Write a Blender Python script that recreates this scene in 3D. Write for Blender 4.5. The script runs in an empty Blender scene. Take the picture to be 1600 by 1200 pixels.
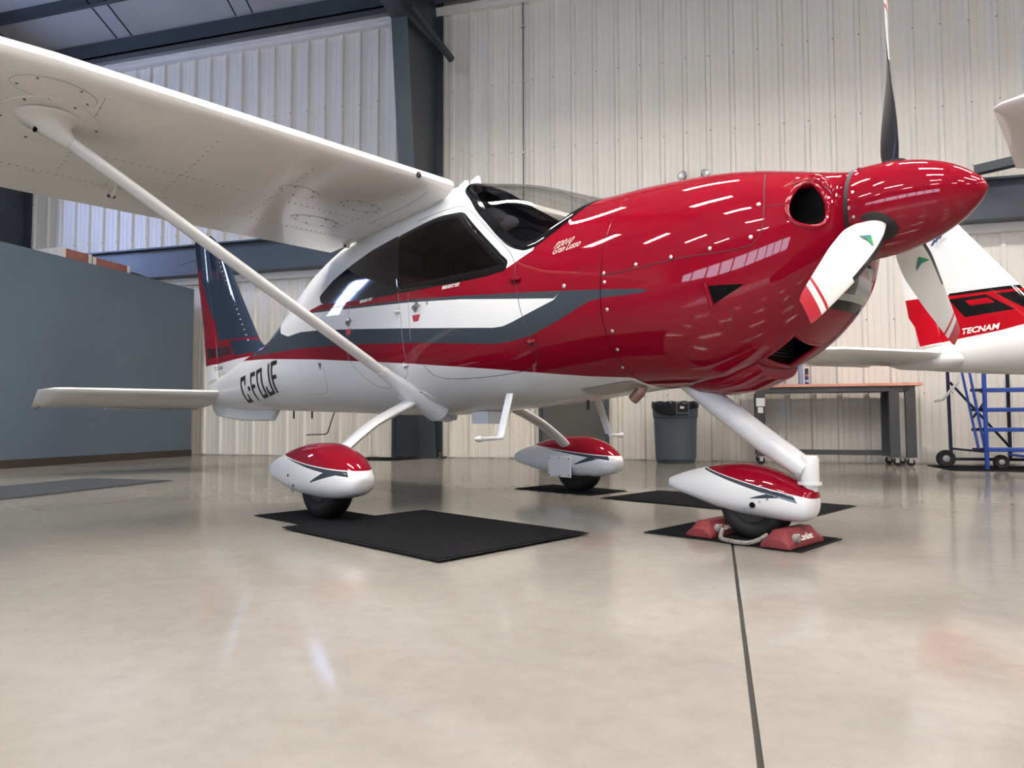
import bpy, bmesh, math, random
from mathutils import Vector, Matrix
random.seed(7)
R = math.radians
scene = bpy.context.scene
col = scene.collection

# ------------------------------------------------------------------ camera, world, exposure
CAM_H = 0.545
F_PX = 1112.31
YAW, PITCH, ROLL = -0.27917, 0.05028, -0.00265
fw = Vector((math.sin(YAW) * math.cos(PITCH), math.cos(YAW) * math.cos(PITCH), math.sin(PITCH)))
rt = Vector((math.cos(YAW), -math.sin(YAW), 0))
up = rt.cross(fw)
rt2 = rt * math.cos(ROLL) + up * math.sin(ROLL)
up2 = -rt * math.sin(ROLL) + up * math.cos(ROLL)
cam_d = bpy.data.cameras.new('camera')
cam_d.sensor_fit = 'HORIZONTAL'
cam_d.sensor_width = 36.0
cam_d.lens = 36.0 * F_PX / 1600.0
cam_d.clip_start = 0.02
cam_d.clip_end = 200
cam = bpy.data.objects.new('camera', cam_d)
col.objects.link(cam)
m = Matrix((rt2, up2, -fw)).transposed().to_4x4()
m.translation = Vector((0, 0, CAM_H))
cam.matrix_world = m
scene.camera = cam

world = bpy.data.worlds.new('world')
scene.world = world
world.use_nodes = True
bg = world.node_tree.nodes['Background']
bg.inputs[0].default_value = (0.55, 0.66, 0.9, 1)
bg.inputs[1].default_value = 0.6

scene.view_settings.view_transform = 'Standard'
scene.view_settings.look = 'None'
scene.view_settings.gamma = 1.0
scene.view_settings.use_curve_mapping = False
scene.view_settings.exposure = 0.15
scene.cycles.max_bounces = 8
scene.cycles.diffuse_bounces = 4
scene.cycles.glossy_bounces = 4
scene.cycles.transparent_max_bounces = 12
scene.cycles.caustics_reflective = False
scene.cycles.caustics_refractive = False
LAMP_STRENGTH = 128.0
LAMP_COLOR = (1.0, 0.93, 0.84)
WINDOW_STRENGTH = 48.0
DOOR_STRENGTH = 10.0
WINDOW_COLOR = (0.38, 0.52, 1.0)

# ------------------------------------------------------------------ helpers
def link(o, parent=None):
    col.objects.link(o)
    if parent is not None:
        o.parent = parent
    return o

def mesh(name, verts, faces, mat=None, parent=None, smooth=False, mats=None, fmats=None, sharp=None):
    me = bpy.data.meshes.new(name)
    me.from_pydata([tuple(v) for v in verts], [], faces)
    me.validate()
    if mats:
        for q in mats:
            me.materials.append(q)
        for p, i in zip(me.polygons, fmats):
            p.material_index = i
    elif mat is not None:
        me.materials.append(mat)
    bm = bmesh.new(); bm.from_mesh(me)
    bmesh.ops.recalc_face_normals(bm, faces=bm.faces)
    bm.to_mesh(me); bm.free()
    if smooth:
        me.polygons.foreach_set('use_smooth', [True] * len(me.polygons))
        me.set_sharp_from_angle(angle=R(sharp if sharp else 40))
    me.update()
    return link(bpy.data.objects.new(name, me), parent)

def empty(name, loc=(0, 0, 0), rz=0.0):
    o = bpy.data.objects.new(name, None)
    o.empty_display_size = 0.2
    o.location = loc
    o.rotation_euler = (0, 0, rz)
    return link(o)

def tag(o, label=None, cat=None, group=None, kind=None):
    if label: o['label'] = label
    if cat: o['category'] = cat
    if group: o['group'] = group
    if kind: o['kind'] = kind
    return o

class MB:
    """collects shapes into one mesh"""
    def __init__(s): s.v = []; s.f = []; s.m = []
    def add(s, vs, fs, mi=0):
        n = len(s.v)
        s.v += [Vector(v) for v in vs]
        s.f += [tuple(i + n for i in f) for f in fs]
        s.m += [mi] * len(fs)
        return s
    def box(s, x0, x1, y0, y1, z0, z1, mi=0):
        vs = [(x, y, z) for z in (z0, z1) for y in (y0, y1) for x in (x0, x1)]
        return s.add(vs, [(0, 2, 3, 1), (4, 5, 7, 6), (0, 1, 5, 4), (2, 6, 7, 3), (0, 4, 6, 2), (1, 3, 7, 5)], mi)
    def bar(s, p, q, w, h, upv=(0, 0, 1), mi=0):
        p, q = Vector(p), Vector(q); d = (q - p).normalized(); u = Vector(upv)
        if abs(d.dot(u)) > .97: u = Vector((0, 1, 0))
        r = d.cross(u).normalized(); u = r.cross(d)
        vs = []
        for c in (p, q):
            for a, b in ((-1, -1), (1, -1), (1, 1), (-1, 1)):
                vs.append(c + r * (a * w / 2) + u * (b * h / 2))
        return s.add(vs, [(0, 1, 2, 3), (7, 6, 5, 4), (0, 4, 5, 1), (1, 5, 6, 2), (2, 6, 7, 3), (3, 7, 4, 0)], mi)
    def rings(s, rings, mi=0, caps=True, closed=False):
        n = len(rings[0]); vs = [v for r in rings for v in r]; fs = []
        k = len(rings)
        for i in range(k if closed else k - 1):
            j2 = (i + 1) % k
            for j in range(n):
                fs.append((i * n + j, i * n + (j + 1) % n, j2 * n + (j + 1) % n, j2 * n + j))
        if caps and not closed:
            fs.append(tuple(range(n - 1, -1, -1)))
            fs.append(tuple((k - 1) * n + j for j in range(n)))
        return s.add(vs, fs, mi)
    def tube(s, pts, r, n=10, mi=0, closed=False, ry=None):
        pts = [Vector(p) for p in pts]
        rs = r if isinstance(r, (list, tuple)) else [r] * len(pts)
        rings = []; prev = None
        for i, p in enumerate(pts):
            if closed:
                d = pts[(i + 1) % len(pts)] - pts[i - 1]
            else:
                d = pts[min(i + 1, len(pts) - 1)] - pts[max(i - 1, 0)]
            d.normalize()
            if prev is None:
                u = Vector((0, 0, 1)) if abs(d.z) < .9 else Vector((1, 0, 0))
            else:
                u = prev
            u = (u - d * u.dot(d)).normalized(); prev = u; w = d.cross(u)
            rings.append([p + (u * math.cos(t) + w * math.sin(t)) * rs[i] for t in [2 * math.pi * k / n for k in range(n)]])
        return s.rings(rings, mi, closed=closed)
    def lathe(s, prof, n=24, axis='z', center=(0, 0, 0), mi=0, caps=True):
        c = Vector(center); rings = []
        for r, h in prof:
            ring = []
            for k in range(n):
                t = 2 * math.pi * k / n; x, y = r * math.cos(t), r * math.sin(t)
                if axis == 'z': ring.append(c + Vector((x, y, h)))
                elif axis == 'x': ring.append(c + Vector((h, x, y)))
                else: ring.append(c + Vector((x, h, y)))
            rings.append(ring)
        return s.rings(rings, mi, caps)
    def prism(s, poly, lo, hi, axis='y', mi=0):
        n = len(poly)
        def P(u, v, h):
            return (u, h, v) if axis == 'y' else ((u, v, h) if axis == 'z' else (h, u, v))
        vs = [P(u, v, lo) for u, v in poly] + [P(u, v, hi) for u, v in poly]
        fs = [tuple(range(n)), tuple(range(2 * n - 1, n - 1, -1))]
        for i in range(n):
            fs.append((i, (i + 1) % n, n + (i + 1) % n, n + i))
        return s.add(vs, fs, mi)
    def build(s, name, mat=None, parent=None, smooth=False, mats=None, sharp=None):
        return mesh(name, s.v, s.f, mat, parent, smooth, mats, s.m if mats else None, sharp)

def bevel(o, w, seg=2):
    b = o.modifiers.new('bevel', 'BEVEL'); b.width = w; b.segments = seg; b.limit_method = 'ANGLE'; b.angle_limit = R(35)
    return o

def copy_tree(o, parent=None, skip=()):
    c = o.copy(); col.objects.link(c); c.parent = parent
    for ch in list(o.children):
        if ch.name.split('.')[0] in skip: continue
        copy_tree(ch, c, skip)
    return c

def pchip(x, y):
    n = len(x); h = [x[i + 1] - x[i] for i in range(n - 1)]; d = [(y[i + 1] - y[i]) / h[i] for i in range(n - 1)]
    mm = [0.0] * n
    for i in range(1, n - 1):
        if d[i - 1] * d[i] > 0:
            w1 = 2 * h[i] + h[i - 1]; w2 = h[i] + 2 * h[i - 1]
            mm[i] = (w1 + w2) / (w1 / d[i - 1] + w2 / d[i])
    mm[0] = d[0]; mm[-1] = d[-1]
    def f(q):
        q = min(max(q, x[0]), x[-1])
        i = 0
        while i < n - 2 and q > x[i + 1]: i += 1
        t = (q - x[i]) / h[i]
        return (2*t**3-3*t**2+1)*y[i]+(t**3-2*t**2+t)*h[i]*mm[i]+(-2*t**3+3*t**2)*y[i+1]+(t**3-t**2)*h[i]*mm[i+1]
    return f

def lin(pts):
    def f(q):
        if q <= pts[0][0]: return pts[0][1]
        for (x0, y0), (x1, y1) in zip(pts, pts[1:]):
            if q <= x1: return y0 + (y1 - y0) * (q - x0) / (x1 - x0) if x1 > x0 else y1
        return pts[-1][1]
    return f

# ------------------------------------------------------------------ materials
MATS = {}
def mat(name, color, rough=.5, metal=0.0, coat=0.0, spec=.5, emit=None, estr=0.0, coat_rough=.03):
    if name in MATS: return MATS[name]
    q = bpy.data.materials.new(name); q.use_nodes = True
    p = q.node_tree.nodes['Principled BSDF']
    p.inputs['Base Color'].default_value = (*color, 1)
    p.inputs['Roughness'].default_value = rough
    p.inputs['Metallic'].default_value = metal
    p.inputs['Coat Weight'].default_value = coat
    p.inputs['Coat Roughness'].default_value = coat_rough
    p.inputs['Specular IOR Level'].default_value = spec
    if emit:
        p.inputs['Emission Color'].default_value = (*emit, 1)
        p.inputs['Emission Strength'].default_value = estr
    MATS[name] = q
    return q

def nodes(q):
    nt = q.node_tree
    return nt, nt.nodes, nt.links, nt.nodes['Principled BSDF']

# noise-mottled paint, rubber and metal
def noise_mat(name, c1, c2, scale=4.0, rough=(.4, .5), metal=0, coat=0, bump=0.0, stretch=(1, 1, 1), detail=6, spec=.5, coords='Object', bscale=None):
    q = mat(name, c1, rough[0], metal, coat, spec)
    nt, N, L, p = nodes(q)
    tc = N.new('ShaderNodeTexCoord'); mp = N.new('ShaderNodeMapping'); mp.inputs['Scale'].default_value = stretch
    nz = N.new('ShaderNodeTexNoise'); nz.inputs['Scale'].default_value = scale; nz.inputs['Detail'].default_value = detail
    L.new(tc.outputs[coords], mp.inputs[0]); L.new(mp.outputs[0], nz.inputs['Vector'])
    cr = N.new('ShaderNodeValToRGB'); cr.color_ramp.elements[0].position = .3; cr.color_ramp.elements[1].position = .7
    cr.color_ramp.elements[0].color = (*c1, 1); cr.color_ramp.elements[1].color = (*c2, 1)
    L.new(nz.outputs[0], cr.inputs[0]); L.new(cr.outputs[0], p.inputs['Base Color'])
    mr = N.new('ShaderNodeMapRange'); mr.inputs[3].default_value = rough[0]; mr.inputs[4].default_value = rough[1]
    L.new(nz.outputs[0], mr.inputs[0]); L.new(mr.outputs[0], p.inputs['Roughness'])
    if bump:
        nb = N.new('ShaderNodeTexNoise'); nb.inputs['Scale'].default_value = bscale or scale * 3; nb.inputs['Detail'].default_value = 4
        L.new(mp.outputs[0], nb.inputs['Vector'])
        b = N.new('ShaderNodeBump'); b.inputs['Strength'].default_value = bump; b.inputs['Distance'].default_value = .02
        L.new(nb.outputs[0], b.inputs['Height']); L.new(b.outputs[0], p.inputs['Normal'])
    return q

RED = (0.225, 0.0028, 0.0135)
WHITE = (0.77, 0.77, 0.77)
GREY = (0.045, 0.055, 0.068)
white_paint = mat('white_paint', WHITE, .28, coat=.6)
red_paint = mat('red_paint', RED, .35, coat=.7, spec=.0)
grey_paint = mat('grey_paint', GREY, .3, coat=.8)
wing_paint = noise_mat('wing_paint', (.74, .73, .71), (.77, .76, .74), 2, (.16, .22), coat=.5, bump=.006, bscale=1.6)
black_gloss = mat('black_gloss', (.004, .004, .005), .06, spec=.35)
black_matte = mat('black_matte', (.012, .012, .012), .6)
black_hole = mat('black_hole', (.004, .004, .004), .9, spec=.1)
rubber = noise_mat('tyre_rubber', (.007, .007, .007), (.012, .0115, .011), 20, (.5, .7), spec=.3)
chrome = mat('chrome', (.75, .75, .76), .12, 1.0)
steel_screw = mat('fastener_steel', (.62, .60, .56), .3, .9)
seam_mat = mat('panel_seam', (.03, .025, .025), .7)
seam_grey = mat('panel_seam_grey', (.22, .22, .23), .6)
wing_seam = mat('wing_seam', (.40, .39, .37), .6)
decal_black = mat('decal_black', (.008, .008, .009), .35)
decal_white = mat('decal_white', (.85, .85, .83), .4)
decal_silver = mat('decal_silver', (.55, .46, .42), .35, .3)
decal_red = mat('decal_red', (.45, .02, .015), .4)
decal_green = mat('decal_green', (.02, .28, .10), .35)
decal_navy = mat('decal_navy', (.012, .02, .08), .35)
interior = mat('interior_dark', (.02, .02, .022), .6)
seat_red = noise_mat('seat_leather_red', (.16, .006, .012), (.2, .008, .016), 14, (.4, .55))

def glass_mat(name, tint, f0=.04, rough=0.0):
    q = bpy.data.materials.new(name); q.use_nodes = True
    nt = q.node_tree; N = nt.nodes; L = nt.links
    N.remove(N['Principled BSDF']); out = N['Material Output']
    tr = N.new('ShaderNodeBsdfTransparent'); tr.inputs[0].default_value = (*tint, 1)
    gl = N.new('ShaderNodeBsdfGlossy'); gl.inputs['Roughness'].default_value = rough
    lw = N.new('ShaderNodeLayerWeight')
    pw = N.new('ShaderNodeMath'); pw.operation = 'POWER'; pw.inputs[1].default_value = 5; L.new(lw.outputs['Facing'], pw.inputs[0])
    ma = N.new('ShaderNodeMath'); ma.operation = 'MULTIPLY_ADD'; ma.inputs[1].default_value = 1 - f0; ma.inputs[2].default_value = f0; L.new(pw.outputs[0], ma.inputs[0])
    mx = N.new('ShaderNodeMixShader')
    L.new(ma.outputs[0], mx.inputs[0]); L.new(tr.outputs[0], mx.inputs[1]); L.new(gl.outputs[0], mx.inputs[2])
    L.new(mx.outputs[0], out.inputs[0])
    return q
glass_clear = glass_mat('windshield_glass', (.80, .80, .79))
glass_tint = glass_mat('tinted_window_glass', (.10, .10, .105), .035)
glass_lens = glass_mat('lamp_lens', (.88, .89, .9), .05, .02)

def livery_mat():
    q = mat('livery_paint', WHITE, .35, coat=.7, spec=.0)
    nt, N, L, p = nodes(q)
    A0, A1 = -3.2, 2.0
    curves = dict(
        RB=[(-3.2, 1.125), (-2.8, 1.10), (-2.213, 1.067), (-1.06, .982), (.063, .886), (.711, .823), (1.033, .788), (1.313, .759), (1.516, .746), (1.55, .735), (1.56, .55), (2.0, .5)],
        GB=[(-3.2, 1.16), (-2.6, 1.13), (-2.098, 1.108), (-1.542, 1.094), (-1.057, 1.074), (-.488, 1.045), (.101, 1.006), (.80, .946), (.897, .943), (.967, .948), (1.105, .965), (1.284, 1.017), (1.478, 1.086), (1.559, 1.097), (1.76, 1.093), (1.80, 1.1), (2.0, 1.1)],
        FL=[(-3.2, 2.9), (-2.35, 2.9), (-2.2, 1.42), (-1.95, 1.26), (-1.724, 1.213), (-1.438, 1.219), (-1.072, 1.196), (-.492, 1.147), (.039, 1.10), (.842, 1.027), (.914, 1.027), (.986, 1.043), (1.122, 1.081), (1.283, 1.125), (1.30, 1.162), (1.559, 1.135), (1.77, 1.111), (1.80, 1.1), (2.0, 1.1)],
        G1B=[(-3.2, 2.9), (-2.35, 2.9), (-2.2, 1.42), (-1.95, 1.366), (-1.4, 1.366), (-1.3, 1.348), (-.5, 1.29), (.094, 1.252), (.58, 1.210), (1.032, 1.156), (1.283, 1.127), (1.30, 1.162), (1.559, 1.135), (1.77, 1.111), (1.80, 1.1), (2.0, 1.1)],
        G1=[(-3.2, 2.9), (-2.35, 2.9), (-2.2, 1.42), (-1.95, 1.366), (-1.4, 1.366), (-1.3, 1.359), (-.516, 1.305), (.092, 1.27), (.578, 1.23), (1.121, 1.18), (1.30, 1.162), (1.559, 1.135), (1.77, 1.111), (1.80, 1.1), (2.0, 1.1)],
        U1=[(-3.2, 2.9), (-2.35, 2.9), (-2.2, 1.42), (-1.95, 1.366), (-1.4, 1.366), (-1.13, 1.392), (-.5, 1.375), (0, 1.35), (.9, 1.333), (.93, 1.335), (1.10, 1.41), (1.13, 2.95), (2.0, 2.95)])
    tc = N.new('ShaderNodeTexCoord'); sp = N.new('ShaderNodeSeparateXYZ'); L.new(tc.outputs['Object'], sp.inputs[0])
    an = N.new('ShaderNodeMapRange'); an.inputs[1].default_value = A0; an.inputs[2].default_value = A1; L.new(sp.outputs[0], an.inputs[0])
    zn = N.new('ShaderNodeMath'); zn.operation = 'DIVIDE'; zn.inputs[1].default_value = 3.0; L.new(sp.outputs[2], zn.inputs[0])
    cur = None
    red, grey, white = (*RED, 1), (*GREY, 1), (*WHITE, 1)
    for key, c in (('RB', red), ('GB', grey), ('FL', white), ('G1B', grey), ('G1', red), ('U1', white)):
        fc = N.new('ShaderNodeFloatCurve'); mp = fc.mapping; cv = mp.curves[0]
        pts = curves[key]
        cv.points[0].location = ((pts[0][0] - A0) / (A1 - A0), pts[0][1] / 3)
        cv.points[1].location = ((pts[-1][0] - A0) / (A1 - A0), pts[-1][1] / 3)
        for x, z in pts[1:-1]:
            cv.points.new((x - A0) / (A1 - A0), z / 3)
        for pt in cv.points: pt.handle_type = 'VECTOR'
        mp.update()
        L.new(an.outputs[0], fc.inputs['Value'])
        gt = N.new('ShaderNodeMath'); gt.operation = 'GREATER_THAN'
        L.new(zn.outputs[0], gt.inputs[0]); L.new(fc.outputs[0], gt.inputs[1])
        mx = N.new('ShaderNodeMix'); mx.data_type = 'RGBA'
        L.new(gt.outputs[0], mx.inputs[0])
        if cur is None: mx.inputs[6].default_value = white
        else: L.new(cur, mx.inputs[6])
        mx.inputs[7].default_value = c
        cur = mx.outputs[2]
    ge = N.new('ShaderNodeNewGeometry'); mb = N.new('ShaderNodeMix'); mb.data_type = 'RGBA'
    L.new(ge.outputs['Backfacing'], mb.inputs[0]); L.new(cur, mb.inputs[6]); mb.inputs[7].default_value = (.02, .02, .022, 1)
    L.new(mb.outputs[2], p.inputs['Base Color'])
    return q
livery = livery_mat()

def plane_mat(name, base, steps, rough=.28, coat=1.0):
    """steps: list of (ax, az, k, colour): colour where ax*x + az*z > k ; a step may list several planes (all must hold)"""
    q = mat(name, base, rough, coat=coat * .7, spec=0.0)
    nt, N, L, p = nodes(q)
    tc = N.new('ShaderNodeTexCoord'); sp = N.new('ShaderNodeSeparateXYZ'); L.new(tc.outputs['Object'], sp.inputs[0])
    cur = None
    for planes, c in steps:
        msk = None
        for ax, az, k in planes:
            a = N.new('ShaderNodeMath'); a.operation = 'MULTIPLY'; a.inputs[1].default_value = ax; L.new(sp.outputs[0], a.inputs[0])
            b = N.new('ShaderNodeMath'); b.operation = 'MULTIPLY_ADD'; b.inputs[1].default_value = az
            L.new(sp.outputs[2], b.inputs[0]); L.new(a.outputs[0], b.inputs[2])
            g = N.new('ShaderNodeMath'); g.operation = 'GREATER_THAN'; g.inputs[1].default_value = k; L.new(b.outputs[0], g.inputs[0])
            if msk is None: msk = g.outputs[0]
            else:
                mu = N.new('ShaderNodeMath'); mu.operation = 'MULTIPLY'; L.new(msk, mu.inputs[0]); L.new(g.outputs[0], mu.inputs[1]); msk = mu.outputs[0]
        mx = N.new('ShaderNodeMix'); mx.data_type = 'RGBA'; L.new(msk, mx.inputs[0])
        if cur is None: mx.inputs[6].default_value = (*base, 1)
        else: L.new(cur, mx.inputs[6])
        mx.inputs[7].default_value = (*c, 1); cur = mx.outputs[2]
    L.new(cur, p.inputs['Base Color'])
    return q

def above(p, q):
    """half-plane above the line p->q in (x, z)"""
    (x0, z0), (x1, z1) = p, q
    if x1 < x0: x0, z0, x1, z1 = x1, z1, x0, z0
    ax, az = -(z1 - z0), (x1 - x0)
    return (ax, az, ax * x0 + az * z0)
def below(p, q):
    a = above(p, q); return (-a[0], -a[1], -a[2])
def fwd_of(p, q):
    """half-plane on the +x side of the line p->q"""
    (x0, z0), (x1, z1) = p, q
    if z1 < z0: x0, z0, x1, z1 = x1, z1, x0, z0
    ax, az = (z1 - z0), -(x1 - x0)
    return (ax, az, ax * x0 + az * z0)
def aft_of(p, q):
    a = fwd_of(p, q); return (-a[0], -a[1], -a[2])

# ================================================================== THE HANGAR
D = 9.667
XL, XR = -12.7, 13.0
YF = -9.0
ZE = 6.70
floor_m = noise_mat('polished_concrete', (.212, .200, .179), (.255, .242, .218), 1.3, (.07, .14), spec=.5, detail=9)
def enrich_floor():
    nt, N, L, p = nodes(floor_m)
    tc = N.new('ShaderNodeTexCoord')
    n2 = N.new('ShaderNodeTexNoise'); n2.inputs['Scale'].default_value = 14; n2.inputs['Detail'].default_value = 8; n2.inputs['Roughness'].default_value = .7
    L.new(tc.outputs['Object'], n2.inputs['Vector'])
    cr = N.new('ShaderNodeValToRGB'); cr.color_ramp.elements[0].position = .25; cr.color_ramp.elements[0].color = (.86, .85, .84, 1)
    cr.color_ramp.elements[1].position = .6; cr.color_ramp.elements[1].color = (1, 1, 1, 1)
    L.new(n2.outputs[0], cr.inputs[0])
    vo = N.new('ShaderNodeTexVoronoi'); vo.inputs['Scale'].default_value = 5.5; vo.inputs['Randomness'].default_value = 1
    L.new(tc.outputs['Object'], vo.inputs['Vector'])
    lt = N.new('ShaderNodeMath'); lt.operation = 'LESS_THAN'; lt.inputs[1].default_value = .022; L.new(vo.outputs['Distance'], lt.inputs[0])
    prev = p.inputs['Base Color'].links[0].from_socket
    mx = N.new('ShaderNodeMix'); mx.data_type = 'RGBA'; mx.blend_type = 'MULTIPLY'; mx.inputs[0].default_value = 1
    L.new(prev, mx.inputs[6]); L.new(cr.outputs[0], mx.inputs[7])
    m2 = N.new('ShaderNodeMix'); m2.data_type = 'RGBA'; L.new(lt.outputs[0], m2.inputs[0]); L.new(mx.outputs[2], m2.inputs[6]); m2.inputs[7].default_value = (.2, .17, .14, 1)
    L.new(m2.outputs[2], p.inputs['Base Color'])
    # sealed surface: diffuse concrete under a clear sealer whose sheen grows towards grazing view
    p.inputs['Specular IOR Level'].default_value = 0.0
    rs = p.inputs['Roughness'].links[0].from_socket
    gl = N.new('ShaderNodeBsdfGlossy'); gl.inputs['Color'].default_value = (.96, .95, .93, 1); L.new(rs, gl.inputs['Roughness'])
    lw = N.new('ShaderNodeLayerWeight')
    pw = N.new('ShaderNodeMath'); pw.operation = 'POWER'; pw.inputs[1].default_value = 4; L.new(lw.outputs['Facing'], pw.inputs[0])
    ma = N.new('ShaderNodeMath'); ma.operation = 'MULTIPLY_ADD'; ma.inputs[1].default_value = .52; ma.inputs[2].default_value = .05; L.new(pw.outputs[0], ma.inputs[0])
    ms = N.new('ShaderNodeMixShader'); L.new(ma.outputs[0], ms.inputs[0]); L.new(p.outputs[0], ms.inputs[1]); L.new(gl.outputs[0], ms.inputs[2])
    L.new(ms.outputs[0], N['Material Output'].inputs[0])
enrich_floor()
# two slabs with a saw-cut joint between them; the joint is a real groove
JX, JW = 0.058, 0.0055
fl = MB()
fl.box(XL, JX - JW, YF, D + .1, -.12, 0)
fl.box(JX + JW, XR, YF, D + .1, -.12, 0)
floor = tag(fl.build('floor', floor_m), 'beige polished concrete hangar floor', kind='structure')
jf = MB().box(JX - JW, JX + JW, YF, D + .1, -.12, -.008).build('joint_filler', mat('joint_filler', (.03, .028, .027), .8), floor)
jf2 = MB()
jf2.box(XL, JX - JW, 6.60, 6.606, 0, .0006); 
jf2.build('hairline_joint', mat('hairline', (.2, .18, .16), .7), floor)

wall_m = noise_mat('wall_panel_paint', (.72, .685, .625), (.77, .735, .675), 1.5, (.35, .5), stretch=(1, 1, .3))
door_skin = noise_mat('hangar_door_skin', (.24, .25, .26), (.28, .29, .30), 1, (.4, .5))
trim_m = mat('trim_paint', (.72, .69, .65), .4)
steel_m = noise_mat('dark_steel_paint', (.028, .035, .045), (.040, .050, .062), 3, (.35, .55))
PITCHW = .3048
RIB0 = -2.7586 - .018
wall_back = tag(MB().box(XL, XR, D + .035, D + .12, 0, ZE + .4).build('wall_back', wall_m), 'cream ribbed sheet-metal back wall', kind='structure')

def panel_mesh(z0, z1):
    """one 3-rib sheet: flat pans, tall ribs towards the room, two small stiffeners in each pan"""
    prof = []
    for k in range(3):
        c = k * PITCHW
        prof += [(c - .040, 0), (c - .022, -.034), (c + .022, -.034), (c + .040, 0)]
        for f in (.36, .64):
            x = c + PITCHW * f
            prof += [(x - .012, 0), (x - .006, -.0035), (x + .006, -.0035), (x + .012, 0)]
    prof = prof + [(3 * PITCHW - .040, 0)]
    vs = [(x, y, z) for z in (z0, z1) for x, y in prof]
    n = len(prof)
    fs = [(i, i + 1, n + i + 1, n + i) for i in range(n - 1)]
    me = bpy.data.meshes.new('wall_panel'); me.from_pydata(vs, [], fs); me.materials.append(wall_m); me.update()
    return me
pm_lo, pm_hi = panel_mesh(.012, 2.80), panel_mesh(3.0, 6.60)
k0 = int(math.floor((XL + .3 - RIB0) / (3 * PITCHW)))
x = RIB0 + k0 * 3 * PITCHW
while x < XR - .5:
    for me in (pm_lo, pm_hi):
        o = link(bpy.data.objects.new('wall_panel', me), wall_back); o.location = (x, D + .03, 0)
    x += 3 * PITCHW
sc = MB()
for z in (5.405, 4.38, 3.594, 1.766, .859):
    xx = RIB0 + .018 + k0 * PITCHW * 3
    while xx < 6:
        sc.lathe([(.008, 0), (.008, -.005)], 6, 'y', (xx + random.uniform(-.006, .006), D - .004, z + random.uniform(-.012, .012)))
        xx += PITCHW
tag(sc.build('panel_screws', mat('screw_dark', (.10, .09, .08), .5, .5), wall_back), kind='stuff')

t = MB(); t.box(XL, XR, D - .055, D + .035, 6.55, 6.66); t.box(XL, XR, D - .075, D - .05, 6.62, 6.67)
tag(t.build('trim_1', trim_m), 'cream eave trim on top of the wall panels', kind='structure')
t = MB(); t.box(XL, XR, D - .06, D + .03, 2.76, 2.86); t.box(XL, XR, D - .05, D + .03, 2.86, 2.9)
tag(t.build('trim_2', trim_m), 'cream trim below the long steel beam', kind='structure')

# long steel beam along the wall
b = MB(); YB = D - .30
b.box(XL, XR, YB + .09, YB + .12, 2.89, 3.35)
b.box(XL, XR, YB, YB + .24, 3.325, 3.35)
b.box(XL, XR, YB + .03, YB + .24, 2.87, 2.892)
beam = tag(b.build('steel_beam', noise_mat('beam_paint', (.04, .05, .066), (.058, .072, .092), 1.5, (.3, .5))), 'long dark blue-grey steel beam running along the back wall', kind='structure')
bp = MB(); bp.bar((2.94, 9.30, 3.42), (4.6, 8.2, 3.42), .12, .10)
bp.build('beam_end_plate', steel_m, beam)

# eave strut, roof deck, purlins, sag rods, rafters and columns
b = MB(); b.box(XL, XR, 9.36, 9.52, 6.68, 6.70); b.box(XL, XR, 9.36, 9.385, 6.68, 6.94)
tag(b.build('eave_beam', steel_m), 'dark steel eave beam above the wall trim', kind='structure')
roof_m = noise_mat('roof_deck', (.44, .45, .47), (.52, .53, .55), 1, (.4, .55))
SL = .11
def zr(y): return 6.98 + (D - y) * SL if y > .3 else 6.98 + (D - .3) * SL - (.3 - y) * SL
ce = MB()
ce.add([(XL, D + .1, zr(D + .1)), (XR, D + .1, zr(D + .1)), (XR, .3, zr(.3)), (XL, .3, zr(.3))], [(0, 1, 2, 3)])
ce.add([(XL, YF, zr(YF)), (XR, YF, zr(YF)), (XR, .3, zr(.3)), (XL, .3, zr(.3))], [(0, 1, 2, 3)])
ceil = tag(ce.build('ceiling', roof_m), 'pale insulated metal roof deck', kind='structure')
for i, y in enumerate((8.45, 7.0, 5.5, 4.0, 2.5, 1.0)):
    p = MB(); z = zr(y)
    p.box(XL, XR, y - .005, y + .005, z - .22, z - .01); p.box(XL, XR, y - .07, y, z - .225, z - .215); p.box(XL, XR, y, y + .07, z - .02, z - .01)
    p.build('purlin', steel_m, ceil)
for xr_ in (-11.2, -10.9, -8.9, -8.6, -6.6, -6.3):
    MB().tube([(xr_ - .5, 9.2, 6.85), (xr_ + .3, 6.6, zr(6.6) - .15), (xr_ + .4, 5.2, zr(5.2) - .2)], .012, 6).build('sag_rod', black_matte, ceil)

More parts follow.
